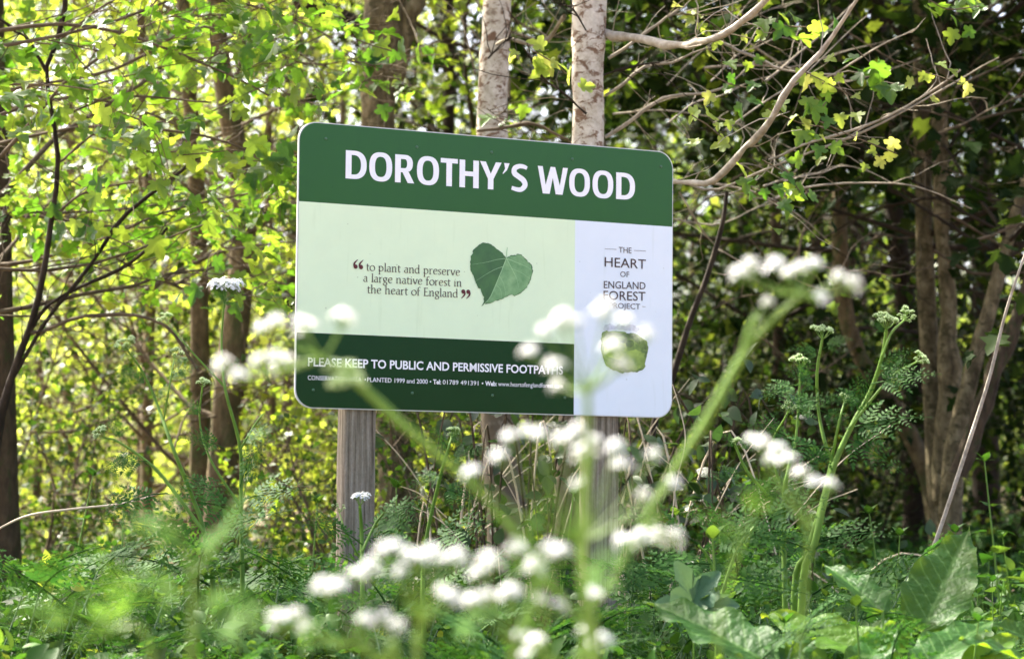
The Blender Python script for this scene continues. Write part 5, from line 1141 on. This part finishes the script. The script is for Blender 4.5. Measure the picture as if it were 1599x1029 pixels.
# --- dock: broad crinkled leaves
def dock_leaf(name, base, tip, width, nor, seed, mat, roll=0.0, curl=.12, wave=.03):
    base, tip = np.array(base), np.array(tip); d = tip - base; L_ = np.linalg.norm(d); d = d / L_; x = nrm(np.cross(d, nor)); z = np.cross(x, d)
    r = np.random.default_rng(seed); nu, nv = 13, 26; w_ = width / L_; V_ = []; U_ = []
    ph = r.uniform(0, 6, 4)
    for j in range(nv):
        t = j / (nv - 1); prof = (sin(pi * min(1, t * 1.02) ** .72)) ** .62 * (1 - .35 * t) if 0 < t < 1 else 0.0
        for i in range(nu):
            u = (i / (nu - 1) - .5) * 2; xx = u * prof * w_ * .5; ed = abs(u) ** 3
            side = math.sin((t - abs(u) * .18) * 52)
            zz = .14 * w_ * abs(u) * prof - curl * (t - .35) ** 2 + wave * ed * sin(t * 21 + ph[0] + (2 if u > 0 else 0)) + .0045 * side * (1 - ed) * min(1, abs(u) * 4) - .008 * math.exp(-(u / .08) ** 2) + r.normal(0, .0016)
            xx *= 1 + .05 * sin(t * 33 + ph[1]) * ed
            p = base + L_ * (x * xx + d * (t + .012 * ed * sin(t * 25 + ph[2])) + z * zz); V_.append(p); U_.append((u * .32 * max(prof, .05), t))
    idx = np.arange(nu * nv).reshape(nv, nu); q = np.stack([idx[:-1, :-1], idx[:-1, 1:], idx[1:, 1:], idx[1:, :-1]], -1).reshape(-1, 4)
    mb = MB(); mb.add(V_, q=q, uv=U_); return mb
dk = P(1400, 1040, 4.9); dock = thing('dock_plant', 'broad leaved dock with one huge upright crinkled leaf at the lower right', 'dock plant', (dk.x, dk.y, G(dk.x, dk.y)))
def dock_add(root, bpx, tpx, wpx, seed, nor=(0, -.8, .6), mat='dock', curl=.12, wave=.03, pet=True):
    b = P(*bpx); t = P(*tpx); w = wpx / F * bpx[2]; loc = np.array(root.location)
    mb = dock_leaf('leaf', np.array(b) - loc, np.array(t) - loc, w, np.array(nor), seed, mat, curl=curl, wave=wave); o = obj('leaf', mb.mesh('leaf', LM[mat]), root)
    if pet: stem_part(root, [tuple(loc), tuple((loc + np.array(b)) / 2 + [0, 0, .03]), tuple(b)], [.005, .0045, .003], stem_m, 'stalk', 8, 6)
    return o
dock_add(dock, (1440, 985, 5.1), (1513, 822, 5.35), 125, 1, (-.25, -.9, .3), curl=.05)
dock_add(dock, (1378, 955, 5.0), (1285, 872, 5.2), 80, 2, (.2, -.6, .8))
dock_add(dock, (1405, 1040, 4.8), (1188, 950, 4.95), 105, 3, (.1, -.6, .8), 'dock_backlit', .1)
dock_add(dock, (1330, 1070, 4.7), (1400, 965, 4.9), 80, 11, (-.1, -.7, .7), 'dock', .1)
dock_add(dock, (1480, 1060, 4.75), (1590, 985, 4.85), 90, 12, (-.1, -.7, .7), 'dock_backlit', .15)
dock_add(dock, (1180, 1075, 4.5), (1275, 992, 4.6), 75, 13, (.1, -.7, .7), 'dock', .1)
dock_add(dock, (1440, 1045, 4.7), (1550, 958, 4.9), 110, 4, (-.3, -.5, .8))
dock_add(dock, (1600, 1030, 4.6), (1500, 992, 4.5), 60, 5, (0, -.4, .9))
dock_add(dock, (1640, 1010, 5.0), (1545, 968, 5.0), 70, 6, (0, -.5, .9))
dock_add(dock, (1300, 1060, 4.6), (1200, 1005, 4.6), 70, 7, (0, -.5, .9))
dk2 = P(1230, 1060, 4.5); dock2 = thing('dock_plant', 'dock with a long flat leaf catching white glare below the feathery leaves', 'dock plant', (dk2.x, dk2.y, G(dk2.x, dk2.y)))
dock_add(dock2, (1215, 1040, 4.5), (1005, 925, 4.75), 120, 8, (.1, -.6, .8), curl=.12)
dock_add(dock2, (1230, 1060, 4.5), (1120, 1020, 4.4), 60, 9, (0, -.4, .9))
# hogweed leaf and yellow leaves
hg = P(1085, 960, 5.0); hog = thing('hogweed', 'pale green lobed hogweed leaf right of the second sign post', 'hogweed', (hg.x, hg.y, G(hg.x, hg.y)))
hog_l = star_leaf([(0, 0), (.14, .06), (.40, .02), (.30, .16), (.46, .34), (.22, .34), (.34, .60), (.16, .58), (.16, .80), (0, 1.0)], .25, -.3)
lm_hog = leaf_mesh('hogweed_leaf', maple, LM['hog'])
for (x, y, a, s_) in ((1082, 938, 55, .08), (1084, 940, 110, .09), (1078, 946, 165, .07), (1100, 950, 15, .07)):
    leaf_part(hog, lm_hog, P(x, y, 4.95), pxdir(x, y, a, 5, .2), (0, -.7, .6), s_)
stem_part(hog, [tuple(hog.location), tuple(P(1084, 942, 4.95))], [.004, .002], stem_m, 'stalk', 6, 5)
yl = P(95, 960, 5.6); ylw = thing('yellow_leaved_plant', 'small plant with a few yellowing leaves in the lower left bank', 'plant', (yl.x, yl.y, G(yl.x, yl.y)))
lm_y = leaf_mesh('yellow_leaf', ovate, LM['yellow'])
yp = P(96, 905, 5.6); stem_part(ylw, [tuple(ylw.location), tuple(yp)], [.003, .0015], stem_m, 'stem', 6, 5)
for (x, y, a, s_) in ((75, 880, 100, .035), (80, 895, 60, .03), (110, 890, 20, .035), (100, 915, 200, .045), (90, 925, 160, .035), (110, 912, 340, .04), (70, 925, 120, .03)):
    leaf_part(ylw, lm_y, P(x, y, 5.6), pxdir(x, y, a, 5, .2), (0, -.7, .5), s_)

# --- bramble
lm_br = leaf_mesh('bramble_leaf', ovate, LM['bramble'])
def bramble(label, cx, d, w, h, ncane, nleaf, seed):
    r = np.random.default_rng(seed); c = P(cx, 800, d); loc = np.array([c.x, c.y, G(c.x, c.y)]); root = thing('bramble_bush', label, 'bramble', tuple(loc)); ca = []
    for k in range(ncane):
        a = r.uniform(0, 6.28); s = loc + [r.normal(0, w * .25), r.normal(0, .15), 0]; e_ = loc + [w * r.uniform(-.7, .7), r.uniform(-.35, .35), r.uniform(.1, .7) * h]; m = (s + e_) / 2 + [0, 0, h * r.uniform(.5, .9)]
        ca.append(stem_part(root, [tuple(s), tuple(m), tuple(e_)], [.004, .003, .0015], bark_brown if k % 3 else straw_m, 'cane', 14, 4))
    for i in range(nleaf):
        cc = ca[int(r.integers(ncane))]; p = cc[int(r.integers(3, 14))] + r.normal(0, .05, 3)
        for j in range(3 if i % 2 else 1):
            leaf_part(root, lm_br, p, r.normal(0, 1, 3) + [0, 0, -.2], np.array([0, -.5, .8]) + r.normal(0, .45, 3), r.uniform(.04, .065))
bramble('dark bramble with small glossy leaves between the two sign posts', 790, 7.2, .8, .98, 16, 135, 1)
bramble('dark bramble with arching canes behind and right of the second post', 1070, 7.1, .75, .92, 16, 135, 2)
bramble('low bramble scrambling before the twin stemmed clump', 1330, 8.4, .9, .5, 8, 70, 3)

# --- dry stalks, dead stick, arching stems
def stalk(name, label, cat, pts, d, mat, group=None):
    dd = d if isinstance(d, list) else [d] * len(pts); b = P(pts[0][0], pts[0][1], dd[0]); root = thing(name, label, cat, tuple(b), group); root.location.z = b.z
    w3 = [P(x, y, q) for (x, y, w), q in zip(pts, dd)]; stem_part(root, w3, [w / 2 / F * q for (x, y, w), q in zip(pts, dd)], mat, 'stem', 22, 5)
stalk('bleached_branch', 'long bleached bare stick arching up to the right border', 'branch', [(1452, 870, 8), (1470, 820, 7), (1510, 700, 7), (1545, 590, 6), (1570, 490, 5), (1598, 405, 4), (1625, 340, 3)], 6.6, branch_pale)
stalk('dark_branch', 'dark crooked stem leaning between the board and the open wood', 'branch', [(1005, 860, 12), (1018, 680, 11), (1050, 590, 11), (1078, 500, 10), (1105, 430, 9), (1128, 350, 8), (1135, 300, 6)], 8.2, bark_dark)
stalk('dry_stalk', 'long pale dry stalk lying low across the left edge', 'dry stalk', [(-20, 835, 3), (40, 806, 4), (110, 795, 4), (190, 786, 3), (250, 770, 2)], 6.4, straw_m)
stalk('dry_stalk', 'hair thin pale stalk curling down from the board corner', 'dry stalk', [(1045, 860, 2), (1055, 760, 2), (1070, 690, 2), (1062, 640, 2), (1050, 600, 1.5)], 6.0, straw_m)
gr = np.random.default_rng(31)
for i in range(20):
    x = gr.uniform(690, 1300); y = gr.uniform(800, 860); L_ = gr.uniform(100, 260); a = radians(gr.uniform(10, 60)) if gr.random() < .6 else radians(gr.uniform(120, 165)); d = gr.uniform(6.6, 8.2)
    stalk('dry_stalk', 'thin straw coloured dead stalk arching through the undergrowth', 'dry stalk', [(x, y, 2.0), (x + L_ * .5 * cos(a), y - L_ * .55 * sin(a) - 6, 1.8), (x + L_ * cos(a), y - L_ * sin(a) + 4, 1.2)], d, straw_m, 'dead stalks in the undergrowth')

# --- low cover nobody could count
cr = np.random.default_rng(88)
def cover(name, N, x0, x1, y0, y1, zf, tmpl, mat, s0, s1, stems=True):
    y = cr.uniform(y0, y1, N); x = cr.uniform(x0, x1, N) * y; n = .5 + .5 * np.sin(x * 5.3 + 1) * np.cos(y * 4.1) ; top = zf * (.55 + .45 * n)
    z = top * cr.uniform(.15, 1, N) ** .6 + ground(x, y)
    mb = MB(); place_leaves(mb, tmpl, np.stack([x, y, z], 1), cr.normal(0, 1, (N, 3)) + [0, 0, .1], nrm(np.array([0, -.25, 1.]) + cr.normal(0, .4, (N, 3))), cr.uniform(s0, s1, N))
    k = N // 6; sx = np.stack([x[:k], y[:k], ground(x[:k], y[:k])], 1); ex = np.stack([x[:k] + cr.normal(0, .03, k), y[:k], z[:k]], 1)
    v, q, uv = tubes(np.stack([sx, (sx + ex) / 2 + cr.normal(0, .01, sx.shape), ex], 1), np.full((k, 3), .0012), 3); mb.add(v, q=q)
    obj(name, mb.mesh(name, mat), kind='stuff')
cover('ground_cover', 18000, -.25, .25, 4.2, 10.5, .50, ovate, LM['nettle'], .03, .06)
cover('ground_cover', 6000, -.25, -.0, 4.6, 11.0, .46, maple_far, LM['mid'], .035, .065)
cover('ground_cover', 12000, -.25, .25, 9.5, 24, .34, kite, LM['mid'], .05, .09)
cover('ground_cover', 6000, .02, .25, 9.5, 20, .5, kite, LM['herb'], .05, .09)
cover('ground_cover', 5000, -.5, .5, 2.2, 4.4, .35, ovate, LM['nettle'], .035, .07)
# grass blades
mb = MB(); N = 5000; y = cr.uniform(3.8, 9, N); x = cr.uniform(-.24, .24, N) * y; b = np.stack([x, y, ground(x, y)], 1); h = cr.uniform(.2, .5, N)[:, None]; dr = cr.normal(0, .3, (N, 3)); dr[:, 2] = 1
sd_ = nrm(np.cross(dr, cr.normal(0, 1, (N, 3)))) * .0022; m_ = b + dr * h * .6; e_ = b + dr * h * .95 + dr * [1, 1, 0] * h * .5
V_ = np.stack([b - sd_, b + sd_, m_ + sd_, m_ - sd_, e_], 1).reshape(-1, 3); o_ = np.arange(N)[:, None] * 5
mb.add(V_, q=o_ + [[0, 1, 2, 3]], t=o_ + [[3, 2, 4]]); obj('grass', mb.mesh('grass', LM['nettle']), kind='stuff')
print('objects', len(bpy.data.objects), 'tris', sum(len(m.loops) - 2 * len(m.polygons) for m in bpy.data.meshes))
